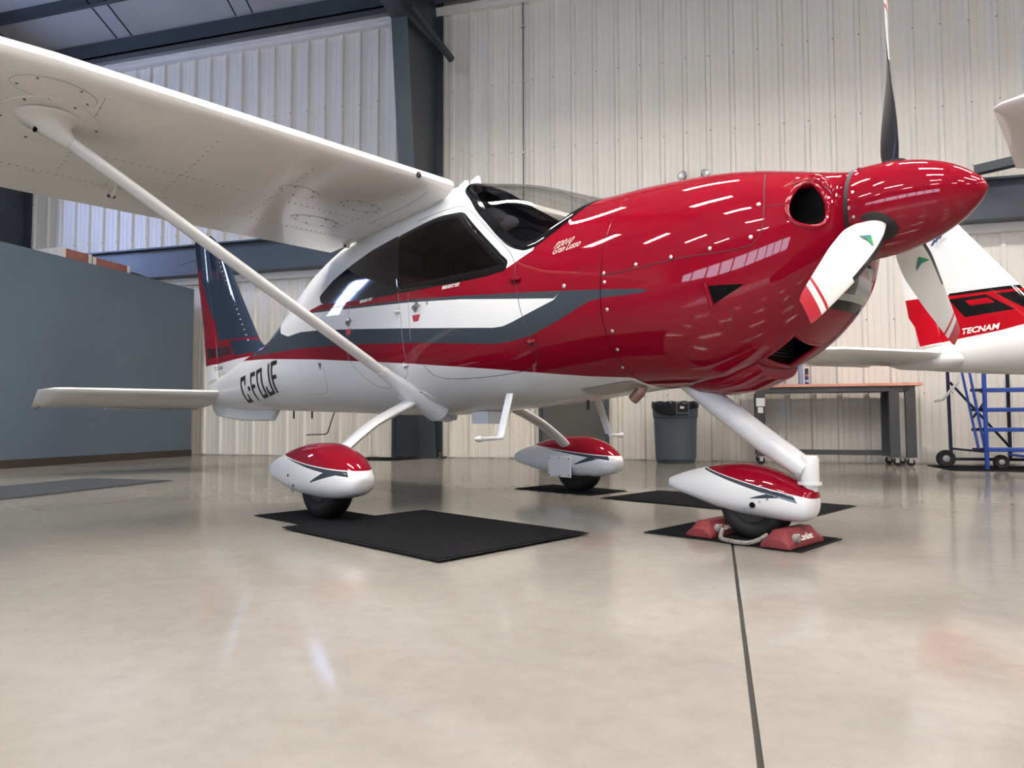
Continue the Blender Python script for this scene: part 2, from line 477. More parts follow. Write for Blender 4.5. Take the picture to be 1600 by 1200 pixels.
def column(cx, label):
    e = tag(empty('steel_column', (cx, D, 0)), label, kind='structure')
    prof = [(9.40, 0), (9.0, 2.0), (8.60, 4.0), (8.36, 5.85)]
    P = [(y - D, z) for y, z in prof]
    w = MB(); w.prism([(-.03, 0)] + P + [(-.9, 6.95), (-.03, 6.95)], -.012, .012, 'x'); w.build('web', steel_m, e)
    f = MB()
    for (y0, z0), (y1, z1) in zip(P, P[1:]):
        f.bar((0, y0, z0), (0, y1, z1), .23, .02, (0, 1, 0))
    f.build('inner_flange', steel_m, e)
    MB().box(-.115, .115, -.045, -.025, 0, 6.9).build('outer_flange', steel_m, e)
    MB().box(-.17, .17, -.30, -.0, 0, .02).build('base_plate', steel_m, e)
    rf = MB()
    y0, z0, y1, z1 = 8.36 - D, 5.85, .3 - D, zr(.3) - .75
    rf.bar((0, y0, z0), (0, y1, z1), .23, .02)
    rf.build('rafter_flange', steel_m, e)
    rw = MB(); rw.prism([(y0, z0), (y1, z1), (y1, zr(.3) - .23), (-.9, 6.85)], -.012, .012, 'x'); rw.build('rafter_web', steel_m, e)
    MB().bar((.0, 8.36 - D, 5.85), (0, -.04, 6.0), .22, .02).build('stiffener', steel_m, e)
    MB().bar((.10, 8.5 - D, 6.05), (.42, 9.2 - D, 5.62), .07, .07).build('knee_brace', steel_m, e)
    return e
column(-3.925, 'tapered dark steel frame column in the middle of the back wall')
column(-11.75, 'dark steel column in the far left corner behind the partition')
column(7.6, 'dark steel frame column further along the wall')

# office partition on the left with mezzanine deck
PX = -7.87
part_m = noise_mat('partition_paint', (.082, .108, .140), (.090, .118, .152), 3, (.32, .42))
wp = MB(); wp.box(PX - .14, PX, YF, 9.31, 0, 2.61)
tag(wp.build('wall_left', part_m), 'slate-blue painted office partition wall', kind='structure')
tag(MB().box(PX, PX + .014, YF, 9.31, 0, .098).build('baseboard_left', mat('baseboard_vinyl', (.035, .026, .021), .45)), 'dark brown vinyl baseboard of the partition', kind='structure')
tag(MB().box(XL, PX - .14, YF, 9.31, 2.42, 2.60).build('mezzanine_deck', mat('plywood', (.3, .22, .13), .7)), 'mezzanine deck above the office', kind='structure')
# outer walls behind the camera and at both ends
DX0, DX1, DZ0, DZ1 = -11.0, 3.0, 2.3, 4.3
wf = MB(); wf.box(XL, DX0, YF - .1, YF, 0, 8); wf.box(DX1, XR, YF - .1, YF, 0, 8); wf.box(DX0, DX1, YF - .1, YF, 0, DZ0); wf.box(DX0, DX1, YF - .1, YF, DZ1, 8)
tag(wf.build('wall_front', door_skin), 'front hangar door wall behind the viewer', kind='structure')
dw = tag(empty('window_2', ((DX0 + DX1) / 2, YF, DZ0)), 'band of daylight panes in the hangar door', kind='structure')
door_pane = mat('door_daylight_pane', (.1, .1, .1), .2, emit=(.66, .78, 1.0), estr=DOOR_STRENGTH)
NW = 10; ww = (DX1 - DX0) / NW
for i in range(NW):
    MB().box(-(DX1 - DX0) / 2 + i * ww + .08, -(DX1 - DX0) / 2 + (i + 1) * ww - .08, -.06, -.05, .06, DZ1 - DZ0 - .06).build('pane', door_pane, dw)
    MB().box(-(DX1 - DX0) / 2 + i * ww - .08, -(DX1 - DX0) / 2 + i * ww + .08, -.08, 0, 0, DZ1 - DZ0).build('mullion', trim_m, dw)
tag(MB().box(XR, XR + .1, YF, D + .1, 0, 8.2).build('wall_right', door_skin), 'right end wall', kind='structure')
WIN = [(6.08, 6.85)]; WZ0, WZ1 = 3.45, 5.95
we = MB(); we.box(XL - .1, XL, YF, WIN[0][0], 0, 8.2); we.box(XL - .1, XL, WIN[0][1], D + .1, 0, 8.2)
for y0_, y1_ in WIN: we.box(XL - .1, XL, y0_, y1_, 0, WZ0); we.box(XL - .1, XL, y0_, y1_, WZ1, 8.2)
tag(we.build('wall_end', wall_m), 'left end wall with a tall daylight window', kind='structure')
sky_pane = mat('daylight_pane', (.1, .1, .1), .2, emit=WINDOW_COLOR, estr=WINDOW_STRENGTH)
for n_, (y0_, y1_) in enumerate(WIN):
    hw = (y1_ - y0_) / 2
    wn = tag(empty('window_%d' % (n_ + 1), (XL, (y0_ + y1_) / 2, WZ0)), 'high daylight window in the left end wall', kind='structure')
    for i in range(2):
        for j in range(3):
            p0 = -hw + .04 + i * (hw - .02); q0 = .04 + j * (WZ1 - WZ0 - .04) / 3
            MB().box(-.06, -.05, p0, p0 + hw - .06, q0, q0 + (WZ1 - WZ0 - .04) / 3 - .04).build('pane', sky_pane, wn)
    for i in range(3): MB().box(-.08, 0, -hw + i * (hw - .02), -hw + .04 + i * (hw - .02), 0, WZ1 - WZ0).build('mullion', steel_m, wn)
    for j in range(4): MB().box(-.08, 0, -hw, hw, j * (WZ1 - WZ0 - .04) / 3, j * (WZ1 - WZ0 - .04) / 3 + .04).build('transom', steel_m, wn)

# doors in the back wall
def wall_door(n, x0, x1, zt, m_, label):
    e = tag(empty('door_%d' % n, ((x0 + x1) / 2, D, 0)), label, kind='structure')
    w = (x1 - x0) / 2
    MB().box(-w + .04, w - .04, -.035, .01, .01, zt - .04).build('door_leaf', m_, e)
    f = MB(); f.box(-w, -w + .045, -.065, .01, 0, zt); f.box(w - .045, w, -.065, .01, 0, zt); f.box(-w, w, -.065, .01, zt - .045, zt)
    f.build('door_frame', steel_m, e)
    MB().tube([(w - .12, -.04, 1.0), (w - .12, -.09, 1.0), (w - .24, -.09, 1.0)], .011, 8).build('door_handle', chrome, e)
wall_door(1, -2.37, -1.40, 2.1, noise_mat('door_brown_grey', (.07, .068, .066), (.08, .077, .074), 4, (.4, .5)), 'dark grey walk door behind the landing gear')
wall_door(2, -4.60, -4.06, 2.1, mat('door_slate', (.03, .036, .044), .4), 'dark slate door beside the steel column')

# LED fixtures under the roof
led = mat('led_diffuser', (.9, .9, .9), .5, emit=LAMP_COLOR, estr=LAMP_STRENGTH)
hous = mat('lamp_housing', (.5, .5, .5), .4)
def lamp_fixture(x, y, z, label, L=1.25, W=.26, SK=.10):
    e = tag(empty('ceiling_light', (x, y, z)), label, 'light', 'linear lamps under the hangar roof')
    h = MB(); h.box(-L / 2 - .02, L / 2 + .02, -W / 2 - .02, W / 2 + .02, 0, .07); h.build('housing', hous, e)
    for s_ in (-1, 1):
        MB().box(-L / 2 - .02, L / 2 + .02, s_ * (W / 2 + .012) - .006, s_ * (W / 2 + .012) + .006, -SK, 0).build('side_shade', hous, e)
    MB().box(-L / 2, L / 2, -W / 2, W / 2, -.012, -.001).build('diffuser', led, e)
    for s_ in (-1, 1): MB().tube([(s_ * L * .4, 0, .07), (s_ * L * .4, 0, min(zr(y), 7.6) - z)], .004, 5).build('hanger', steel_m, e)
for x, y in [(x, 5.6) for x in (-3.4, -.9, 1.6, 4.1, 6.6, 9.1)] + [(x, y) for y in (2.6, .2, -2.6, -5.8) for x in (-5.6, -1.9, 1.8, 5.5, 9.2)]:
    lamp_fixture(x, y, 6.3, 'linear lamp hung under the hangar roof')

# ================================================================== THE RED AND WHITE AIRCRAFT
HEAD = R(-30.6248)
OX, OY = -1.55025, 4.46148
plane = tag(empty('light_aircraft', (OX, OY, 0), HEAD), 'red, white and grey high-wing light aircraft on black mats in the foreground', 'aircraft')

ST = [(-4.62,.955,.76,.035,.86,2.0,2.0),(-4.45,.975,.722,.075,.86,2.0,2.1),(-4.0,1.055,.682,.15,.88,2.0,2.2),(-3.5,1.165,.655,.225,.90,2.0,2.2),
(-3.1,1.24,.645,.285,.92,2.0,2.2),(-2.8,1.305,.640,.33,.94,2.0,2.2),(-2.55,1.37,.633,.368,.95,2.0,2.2),(-2.3,1.49,.626,.405,.97,2.0,2.25),
(-2.08,1.61,.621,.437,.99,2.0,2.25),(-1.86,1.75,.615,.465,1.0,2.0,2.3),(-1.6,1.88,.609,.497,1.02,2.0,2.3),(-1.2,1.985,.597,.535,1.04,2.05,2.3),
(-.7,2.055,.578,.565,1.06,2.1,2.3),(-.25,2.09,.577,.58,1.07,2.1,2.3),(.05,2.095,.589,.583,1.08,2.1,2.3),(.385,2.025,.607,.583,1.08,2.1,2.3),
(.666,1.949,.625,.58,1.08,2.1,2.3),(.92,1.853,.643,.575,1.09,2.1,2.3),(1.11,1.775,.665,.57,1.10,2.1,2.3),(1.27,1.725,.681,.565,1.11,2.12,2.3),
(1.55,1.715,.703,.555,1.12,2.15,2.3),(1.75,1.70,.705,.54,1.13,2.2,2.3),(1.93,1.68,.712,.515,1.14,2.3,2.3),(2.05,1.66,.74,.49,1.16,2.35,2.3),
(2.16,1.635,.785,.46,1.18,2.4,2.3),(2.28,1.605,.86,.415,1.22,2.3,2.3),(2.38,1.58,.95,.355,1.27,2.2,2.3),(2.44,1.568,1.02,.30,1.31,2.1,2.3),
(2.475,1.562,1.09,.245,1.35,2.0,2.2),(2.49,1.56,1.19,.19,1.38,2.0,2.0)]
SF = [pchip([s[0] for s in ST], [s[k] for s in ST]) for k in range(1, 7)]
_cache = {}
def S(a):
    k = round(a, 5)
    if k not in _cache: _cache[k] = tuple(f(a) for f in SF)
    return _cache[k]
def ring_pt(a, t):
    zt, zb, w, zm, nu, nl = S(a)
    c, s = math.cos(t), math.sin(t)
    if s >= 0:
        return Vector((a, math.copysign(w * abs(c) ** (2 / nu), c), zm + (zt - zm) * abs(s) ** (2 / nu)))
    return Vector((a, math.copysign(w * abs(c) ** (2 / nl), c), zm - (zm - zb) * abs(s) ** (2 / nl)))
def side(a, z, sgn=-1):
    """surface point of the near (right, sgn=-1) or far side at station a and height z"""
    zt, zb, w, zm, nu, nl = S(a)
    if z >= zm: q = 1 - min(1, (z - zm) / (zt - zm)) ** nu; n = nu
    else: q = 1 - min(1, (zm - z) / (zm - zb)) ** nl; n = nl
    return Vector((a, sgn * w * max(q, 0) ** (1 / n), z))
def Fimp(P):
    zt, zb, w, zm, nu, nl = S(P.x)
    if P.z >= zm: return (abs(P.y) / w) ** nu + ((P.z - zm) / (zt - zm)) ** nu
    return (abs(P.y) / w) ** nl + ((zm - P.z) / (zm - zb)) ** nl
def snap(P, off=0.0):
    zt, zb, w, zm, nu, nl = S(P.x)
    v = Fimp(P); n = nu if P.z >= zm else nl
    s = v ** (-1 / n) if v > 1e-9 else 1
    Q = Vector((P.x, P.y * s, zm + (P.z - zm) * s))
    if off: Q += normal(Q) * off
    return Q
def normal(P):
    e = 1e-3
    g = Vector((Fimp(P + Vector((e, 0, 0))) - Fimp(P - Vector((e, 0, 0))), Fimp(P + Vector((0, e, 0))) - Fimp(P - Vector((0, e, 0))), Fimp(P + Vector((0, 0, e))) - Fimp(P - Vector((0, 0, e)))))
    return g.normalized()
def t_of(a, z):
    zt, zb, w, zm, nu, nl = S(a)
    return math.asin(min(1, max(0, (z - zm) / (zt - zm))) ** (nu / 2))

def smooth_closed(pts, sub=8, tension=.5):
    out = []; n = len(pts)
    for i in range(n):
        p0, p1, p2, p3 = pts[i - 1], pts[i], pts[(i + 1) % n], pts[(i + 2) % n]
        for k in range(sub):
            t = k / sub
            out.append(tuple(.5 * ((2 * b) + (c - a) * t + (2 * a - 5 * b + 4 * c - d) * t * t + (3 * b - a - 3 * c + d) * t ** 3) for a, b, c, d in zip(p0, p1, p2, p3)))
    return out
def smooth_open(pts, sub=8):
    q = [tuple(2 * a - b for a, b in zip(pts[0], pts[1]))] + list(pts) + [tuple(2 * a - b for a, b in zip(pts[-1], pts[-2]))]
    out = []
    for i in range(1, len(q) - 2):
        p0, p1, p2, p3 = q[i - 1], q[i], q[i + 1], q[i + 2]
        for k in range(sub):
            t = k / sub
            out.append(tuple(.5 * ((2 * b) + (c - a) * t + (2 * a - 5 * b + 4 * c - d) * t * t + (3 * b - a - 3 * c + d) * t ** 3) for a, b, c, d in zip(p0, p1, p2, p3)))
    out.append(tuple(pts[-1])); return out
def rounded(pts, r=.03, n=5):
    """round the corners of a polygon"""
    out = []; k = len(pts)
    for i in range(k):
        p = Vector(pts[i]); a = Vector(pts[i - 1]) - p; b = Vector(pts[(i + 1) % k]) - p
        d = min(r, a.length * .45, b.length * .45)
        A = p + a.normalized() * d; B = p + b.normalized() * d
        for j in range(n + 1):
            t = j / n; out.append(tuple((1 - t) ** 2 * A + 2 * t * (1 - t) * p + t * t * B))
    return out
def densify(pts, step=.03, closed=True):
    out = []; n = len(pts)
    for i in range(n if closed else n - 1):
        a, b = Vector(pts[i]), Vector(pts[(i + 1) % n]); k = max(1, int((b - a).length / step))
        for j in range(k): out.append(tuple(a.lerp(b, j / k)))
    if not closed: out.append(tuple(pts[-1]))
    return out
def inside(poly, x, z):
    c = False; n = len(poly); j = n - 1
    for i in range(n):
        xi, zi = poly[i]; xj, zj = poly[j]
        if (zi > z) != (zj > z) and x < (xj - xi) * (z - zi) / (zj - zi) + xi: c = not c
        j = i
    return c

# --- window outlines in (station, height)
DOORWIN = rounded([(.40, 1.775), (.925, 1.372), (.918, 1.322), (.774, 1.310), (.454, 1.312), (.084, 1.320), (-.045, 1.325), (-.215, 1.728), (.045, 1.765), (.20, 1.785)], .05)
REARWIN = rounded([(-.19, 1.737), (-.03, 1.320), (-.527, 1.345), (-1.0, 1.378), (-1.12, 1.40), (-1.185, 1.46), (-1.007, 1.555), (-.75, 1.632), (-.518, 1.69)], .03)
# windscreen lower boundary: station -> height (the glass spans over the top between both sides)
WSB = [(.11, 2.0935), (.16, 2.055), (.255, 1.958), (.40, 1.848), (.53, 1.74), (.66, 1.640), (.811, 1.520), (.905, 1.456), (.975, 1.426), (1.033, 1.413), (1.096, 1.424), (1.15, 1.455), (1.21, 1.505), (1.262, 1.575), (1.295, 1.64), (1.312, 1.685), (1.322, 1.716)]
ws_z = pchip([p[0] for p in WSB], [p[1] for p in WSB])
def ws_t(a): return t_of(a, ws_z(a))

# --- cowl openings, in (station, height) on the flank
INLET = smooth_closed([(2.341, 1.389), (2.347, 1.44), (2.362, 1.483), (2.390, 1.492), (2.425, 1.462), (2.450, 1.42), (2.463, 1.375), (2.462, 1.325), (2.445, 1.298), (2.410, 1.293), (2.370, 1.312), (2.348, 1.345)], 6)
NACA = rounded([(2.054, 1.090), (2.198, 1.085), (2.066, 1.010)], .012, 4)
FW = 1.552
def shell(name, a_list, skip):
    NR = 144; vs = []; fs = []
    ts = [-math.pi / 2 + 2 * math.pi * k / NR for k in range(NR)]
    # spread the ring points evenly along the section
    for a in a_list:
        raw = [ring_pt(a, -math.pi / 2 + 2 * math.pi * k / 720) for k in range(720)]
        acc = [0.0]
        for i in range(720): acc.append(acc[-1] + (raw[(i + 1) % 720] - raw[i]).length)
        j = 0
        for k in range(NR):
            tgt = acc[-1] * k / NR
            while acc[j + 1] < tgt: j += 1
            f = (tgt - acc[j]) / max(1e-9, acc[j + 1] - acc[j])
            vs.append(raw[j].lerp(raw[(j + 1) % 720], f))
    for i in range(len(a_list) - 1):
        for k in range(NR):
            q = (i * NR + k, i * NR + (k + 1) % NR, (i + 1) * NR + (k + 1) % NR, (i + 1) * NR + k)
            c = (vs[q[0]] + vs[q[1]] + vs[q[2]] + vs[q[3]]) / 4
            if not skip(c): fs.append(q)
    o = mesh(name, vs, fs, livery, plane, True, sharp=60)
    return o
def frange(a, b, n): return [a + (b - a) * i / n for i in range(n + 1)]
def skip_fus(c):
    if c.z > 1.2 and .1 < c.x < 1.33:
        zt = S(c.x)[0]
        if c.z > ws_z(c.x) + .012: return True
    if 1.25 < c.z < 1.85:
        if inside(DOORWIN, c.x, c.z) and inside(DOORWIN, c.x + .012, c.z) and inside(DOORWIN, c.x - .012, c.z) and inside(DOORWIN, c.x, c.z + .012) and inside(DOORWIN, c.x, c.z - .012): return True
    return False
def skip_cowl(c):
    if 2.15 < c.x < 2.285 and -.195 < c.y < .04 and c.z < 1.0: return True
    if abs(c.y) > .2 and inside(INLET, c.x, c.z): return True
    return False
fuselage = shell('fuselage', frange(-4.62, -1.3, 110) + frange(-1.3, 1.0, 150)[1:] + frange(1.0, FW - .0015, 50)[1:], skip_fus)
mesh('tail_cap', [ring_pt(-4.62, 2 * math.pi * k / 24) for k in range(24)], [tuple(range(24))], white_paint, fuselage)
cowling = shell('engine_cowling', frange(FW + .0015, 2.2, 50) + frange(2.2, 2.475, 46)[1:] + frange(2.475, 2.49, 6)[1:], skip_cowl)
tag(cowling, 'glossy deep red engine cowling')
# front closure of the cowling behind the spinner
mesh('cowl_front_plate', [ring_pt(2.488, 2 * math.pi * k / 48) for k in range(48)], [tuple(range(48))], black_matte, cowling)
mesh('firewall', [ring_pt(FW + .002, 2 * math.pi * k / 48) * 1 for k in range(48)], [tuple(range(48))], interior, cowling)

# --- surface details on the fuselage
def ribbon(name, pts, width, off, m_, parent, closed=True, inward=True, rows=3, flip=1):
    """band lying on the skin along 3D points, from the line to `width` to one side"""
    n = len(pts); vs = []; fs = []
    for i in range(n):
        p = pts[i]
        a = pts[(i - 1) % n] if closed or i > 0 else pts[i]; b = pts[(i + 1) % n] if closed or i < n - 1 else pts[i]
        T = (b - a).normalized(); N = normal(p); I = N.cross(T).normalized() * flip
        for r in range(rows + 1):
            o = off if 0 < r < rows else off * .35
            vs.append(snap(p + I * (width * r / rows), o))
    for i in range(n if closed else n - 1):
        j = (i + 1) % n
        for r in range(rows):
            fs.append((i * (rows + 1) + r, i * (rows + 1) + r + 1, j * (rows + 1) + r + 1, j * (rows + 1) + r))
    return mesh(name, vs, fs, m_, parent, True, sharp=70)
def patch(name, poly, sgn, off, m_, parent, cols=60, rows=14):
    """piece of skin bounded by a polygon in (station, height), monotone in station"""
    xs = [p[0] for p in poly]; x0, x1 = min(xs), max(xs); vs = []; fs = []
    for i in range(cols + 1):
        f = i / cols; f = .5 - .5 * math.cos(math.pi * f) if cols > 20 else f
        x = min(max(x0 + (x1 - x0) * f, x0 + 1e-4), x1 - 1e-4); zs = []
        n = len(poly)
        for k in range(n):
            (ax, az), (bx, bz) = poly[k], poly[(k + 1) % n]
            if (ax <= x < bx) or (bx <= x < ax): zs.append(az + (bz - az) * (x - ax) / (bx - ax))
        lo, hi = min(zs), max(zs)
        for r in range(rows + 1):
            p = side(x, lo + (hi - lo) * r / rows, sgn); vs.append(p + normal(p) * off if off else p)
    for i in range(cols):
        for r in range(rows):
            fs.append((i * (rows + 1) + r, i * (rows + 1) + r + 1, (i + 1) * (rows + 1) + r + 1, (i + 1) * (rows + 1) + r))
    return mesh(name, vs, fs, m_, parent, True, sharp=70)
def seam(name, pts, m_=seam_mat, r=.0022, sgn=-1, parent=None, sub=6, smooth_=True):
    q = smooth_open(pts, sub) if smooth_ else densify(pts, .03, False)
    return MB().tube([side(a, z, sgn) for a, z in q], r, 5).build(name, m_, parent or fuselage, True)

# windscreen
def windscreen():
    A = sorted(set([.112 + (1.320 - .112) * i / 90 for i in range(91)]))
    vs = []; fs = []; NT = 40
    for a in A:
        t0 = min(ws_t(a), math.pi / 2 - .01)
        for k in range(NT + 1):
            vs.append(ring_pt(a, t0 + (math.pi - 2 * t0) * k / NT))
    for i in range(len(A) - 1):
        for k in range(NT):
            fs.append((i * (NT + 1) + k, i * (NT + 1) + k + 1, (i + 1) * (NT + 1) + k + 1, (i + 1) * (NT + 1) + k))
    w = mesh('windscreen', vs, fs, glass_clear, plane, True, sharp=80)
    tag(w, 'clear curved windscreen')
    near = [side(a, ws_z(a), -1) for a in [.13 + (1.318 - .13) * i / 110 for i in range(111)]]
    far = [Vector((p.x, -p.y, p.z)) for p in reversed(near)]
    loop = near + far
    n = len(loop)
    ribbon('black_surround', [loop[i] for i in range(n)], .052, .004, black_gloss, w, True, flip=1)
    return w
ws = windscreen()

for sgn in (-1, 1):
    w = patch('door_window', DOORWIN, sgn, .0, glass_tint, plane)
    ribbon('black_border', [side(a, z, sgn) for a, z in densify(DOORWIN, .025)], .048, .003, black_gloss, w, True, flip=(-1 if sgn < 0 else 1))
    w2 = patch('rear_window', REARWIN, sgn, .0015, black_gloss, plane)
    tag(w2, 'black tinted rear side window')

# cabin interior
ca = MB(); ca.box(-1.0, 1.3, -.40, .40, .83, .85); ca.build('cabin_floor', interior, fuselage)
gs = MB()
gl_sec = []
for a, w_, zt_, zb_ in ((.90, .36, 1.30, 1.15), (.925, .40, 1.42, 1.15), (.97, .42, 1.46, 1.15), (1.06, .42, 1.495, 1.15), (1.2, .35, 1.52, 1.15), (1.31, .28, 1.53, 1.15)):
    gl_sec.append([Vector((a, y * w_, zb_ + (zt_ - zb_) * (1 - abs(y) ** 5))) for y in [-1 + k / 8 for k in range(17)]] + [Vector((a, w_, zb_ - .05)), Vector((a, -w_, zb_ - .05))])
gs.rings(gl_sec); gs.build('glareshield', mat('glareshield_vinyl', (.022, .026, .032), .55), plane, True)
pn = MB(); pn.box(.895, .915, -.40, .40, 1.0, 1.32); pn.build('instrument_panel', black_matte, plane)
for y in (-.25, .25):
    for a0 in (.0, -.85):
        st = empty('cabin_seat'); st.parent = plane
        c = MB(); c.box(a0 - .22, a0 + .27, y - .2, y + .2, .88, 1.0); bevel(c.build('cushion', seat_red, st), .04)
        c = MB(); c.bar((a0 - .22, y, .96), (a0 - .38, y, 1.52), .40, .11, (1, 0, 0)); bevel(c.build('backrest', seat_red, st), .04)
        c = MB(); c.bar((a0 - .39, y, 1.56), (a0 - .42, y, 1.70), .24, .09, (1, 0, 0)); bevel(c.build('headrest', interior, st), .03)

# door seams, hinges, handles
for sgn in (-1, 1):
    dr = seam('door_seam', [(-.036, 1.80), (.251, 1.825), (.35, 1.822), (.44, 1.775), (.557, 1.70), (.75, 1.555), (.912, 1.43), (.975, 1.35), (.995, 1.285), (1.043, 1.112), (1.081, 1.012), (1.115, .915), (1.085, .845), (1.008, .805), (.723, .782), (.409, .781), (.258, .806), (.19, .88), (.13, 1.0)], sgn=sgn, r=.0018)
    seam('door_seam', [(-.219, 1.72), (-.13, 1.50), (-.038, 1.319), (.01, 1.17), (.026, 1.074), (.038, .93), (.022, .85), (-.05, .80), (-.172, .762), (-.327, .755), (-.43, .79), (-.55, .88), (-.64, .97)], m_=seam_grey, sgn=sgn, r=.0016)
    seam('door_seam', [(.07, 1.318), (.10, 1.15), (.115, 1.02)], m_=seam_grey, sgn=sgn, r=.0012)
    seam('door_seam', [(-.64, 1.325), (-.635, 1.18), (-.64, .97)], m_=seam_grey, sgn=sgn, r=.0012)
def knob(a, z, m1, name='door_hinge'):
    p = side(a, z); n = normal(p); e = empty(name); e.parent = plane
    MB().tube([p + Vector((-.04, 0, 0)) + n * .004, p + n * .016, p + Vector((.035, 0, 0)) + n * .006], [.006, .012, .005], 8).build('hinge_arm', m1, e, True)
    MB().tube([p + Vector((0, 0, .018)) + n * .012, p + Vector((0, 0, -.018)) + n * .012], .007, 8).build('hinge_pin', black_matte if m1 == red_paint else steel_screw, e, True)
knob(1.005, 1.259, red_paint); knob(1.098, .941, red_paint); knob(.021, .881, white_paint); knob(-.022, 1.209, white_paint)
for a, z in ((.165, 1.213), (-.629, 1.205)):
    p = side(a, z); n = normal(p); e = empty('door_handle'); e.parent = plane
    MB().lathe([(.032, 0), (.030, .003), (.02, .006)], 20, 'y', (0, 0, 0)).build('escutcheon', chrome, e, True)
    e.location = p; e.rotation_euler = (0, 0, math.pi)
    MB().tube([(.02, .01, -.004), (-.01, .022, .006), (-.07, .018, .004)], [.009, .008, .005], 8).build('lever', chrome, e, True)
    k = MB().lathe([(.011, 0), (.010, .004)], 12, 'y', (-.11, .0, .012)); k.build('key_lock', steel_screw, e)
    q = [(a - .035, z - .045), (a + .045, z - .045), (a + .03, z - .085), (a - .02, z - .085)]
    patch('red_warning_label', q, -1, .0012, decal_red, fuselage, 10, 3)

# fasteners on the cowl and seams
def fastener(a, z, r=.009, sgn=-1, parent=None, m_=steel_screw):
    p = side(a, z, sgn); n = normal(p); o = empty  # noqa
    u = n.orthogonal().normalized(); v = n.cross(u); mb = MB(); rg = []
    for rr, h in ((r, -.001), (r, .002), (r * .75, .004), (r * .2, .0045)):
        rg.append([p + (u * math.cos(2 * math.pi * k / 10) + v * math.sin(2 * math.pi * k / 10)) * rr + n * h for k in range(10)])
    mb.rings(rg); return mb.build('fastener', m_, parent or cowling, True)
for a, z in ((1.570, 1.208), (1.738, 1.222), (1.905, 1.230), (2.07, 1.242), (2.225, 1.268), (2.241, 1.405), (1.575, 1.165), (1.585, 1.04), (1.590, .945), (1.578, .865), (1.54, .79)):
    fastener(a, z, .0085)
fastener(1.335, 1.18, .011)
for a, z in ((2.468, 1.44), (2.462, 1.33)):
    fastener(a, z, .007)
# cowling panel joint
seam('cowl_joint', [(1.555, 1.196), (1.761, 1.206), (1.939, 1.219), (2.098, 1.222), (2.17, 1.226), (2.23, 1.238), (2.258, 1.28), (2.266, 1.33), (2.262, 1.387), (2.258, 1.42), (2.245, 1.47), (2.225, 1.53), (2.20, 1.58)], parent=cowling)
seam('cowl_joint', [(2.262, 1.392), (2.30, 1.392), (2.343, 1.393)], parent=cowling, r=.0016)
seam('cowl_joint', [(2.14, 1.0), (2.125, .95), (2.10, .90)], parent=cowling, r=.0012)
# cheek inlets with rounded lips and black ducts
for sgn in (-1, 1):
    pts = [side(a, z, sgn) for a, z in INLET]
    cen = sum(pts, Vector()) / len(pts)
    inl = empty('cheek_inlet'); inl.parent = plane
    lip = MB().tube([p - normal(p) * .005 for p in pts], .0105, 10, closed=True); lip.build('inlet_lip', red_paint, inl, True, sharp=80)
    back = [p * .55 + cen * .45 + Vector((-.16, -sgn * .07, 0)) for p in pts]
    mid = [p * .97 + cen * .03 + Vector((-.05, -sgn * .03, 0)) for p in pts]
    du = MB(); du.rings([pts, mid, back], caps=False); du.f.append(tuple(range(2 * len(pts), 3 * len(pts)))); du.m.append(0)
    du.build('inlet_duct', black_hole, inl, True)
    br = MB(); top = [side(a, z, sgn) for a, z in smooth_open([(2.31, 1.475), (2.35, 1.498), (2.395, 1.508), (2.432, 1.485), (2.460, 1.45), (2.475, 1.41)], 6)]
    br.tube([p - normal(p) * .010 for p in top], [.010 + .020 * math.sin(math.pi * i / (len(top) - 1)) for i in range(len(top))], 10)
    br.build('inlet_brow', red_paint, inl, True, sharp=80)
# side vents
for sgn in (-1, 1):
    v = patch('side_vent', NACA, sgn, .0015, black_hole, plane, 24, 6)
    e1 = MB().tube([side(a, z, sgn) - normal(side(a, z, sgn)) * .001 for a, z in densify([(2.048, 1.100), (2.066, 1.004)], .01, False)], .011, 8); e1.build('vent_lip', red_paint, v, True, sharp=80)
# chin intake with grille
ch = empty('chin_intake'); ch.parent = plane
def belly(a, y):
    zt, zb, w, zm, nu, nl = S(a); q = max(0, 1 - (abs(y) / w) ** nl)
    return Vector((a, y, zm - (zm - zb) * q ** (1 / nl)))
def belly_patch(name, a0, a1, y0, y1, m_, parent, off=.003, n=14):
    vs = []; fs = []
    for i in range(n + 1):
        for k in range(n + 1):
            p = belly(a0 + (a1 - a0) * i / n, y0 + (y1 - y0) * k / n); vs.append(p + normal(p) * off)
    for i in range(n):
        for k in range(n): fs.append((i * (n + 1) + k, i * (n + 1) + k + 1, (i + 1) * (n + 1) + k + 1, (i + 1) * (n + 1) + k))
    return mesh(name, vs, fs, m_, parent, True, sharp=70)
zc_ = .945
rc_m = MB(); rc_m.add([(2.12, -.21, zc_), (2.12, .11, zc_), (2.33, .11, zc_ + .03), (2.33, -.21, zc_ + .03)], [(0, 1, 2, 3)]); rc_m.build('intake_roof', red_paint, ch)
rc_m = MB(); rc_m.add([(2.137, -.20, .815), (2.137, .10, .80), (2.137, .10, zc_), (2.137, -.20, zc_)], [(0, 1, 2, 3)]); rc_m.build('intake_core', black_hole, ch)
for i in range(9):
    MB().bar((2.143, -.195, .825 + i * .013), (2.143, .095, .825 + i * .013), .006, .004).build('grille_slat', mat('grille_metal', (.10, .10, .10), .4, .6), ch)
lp = [belly(a, y) for a, y in densify([(2.287, -.198), (2.287, .043), (2.148, .043), (2.148, -.198)], .02)]
MB().tube([p - normal(p) * .004 for p in lp], .011, 8, closed=True).build('intake_lip', red_paint, ch, True, sharp=80)
sc_ = []
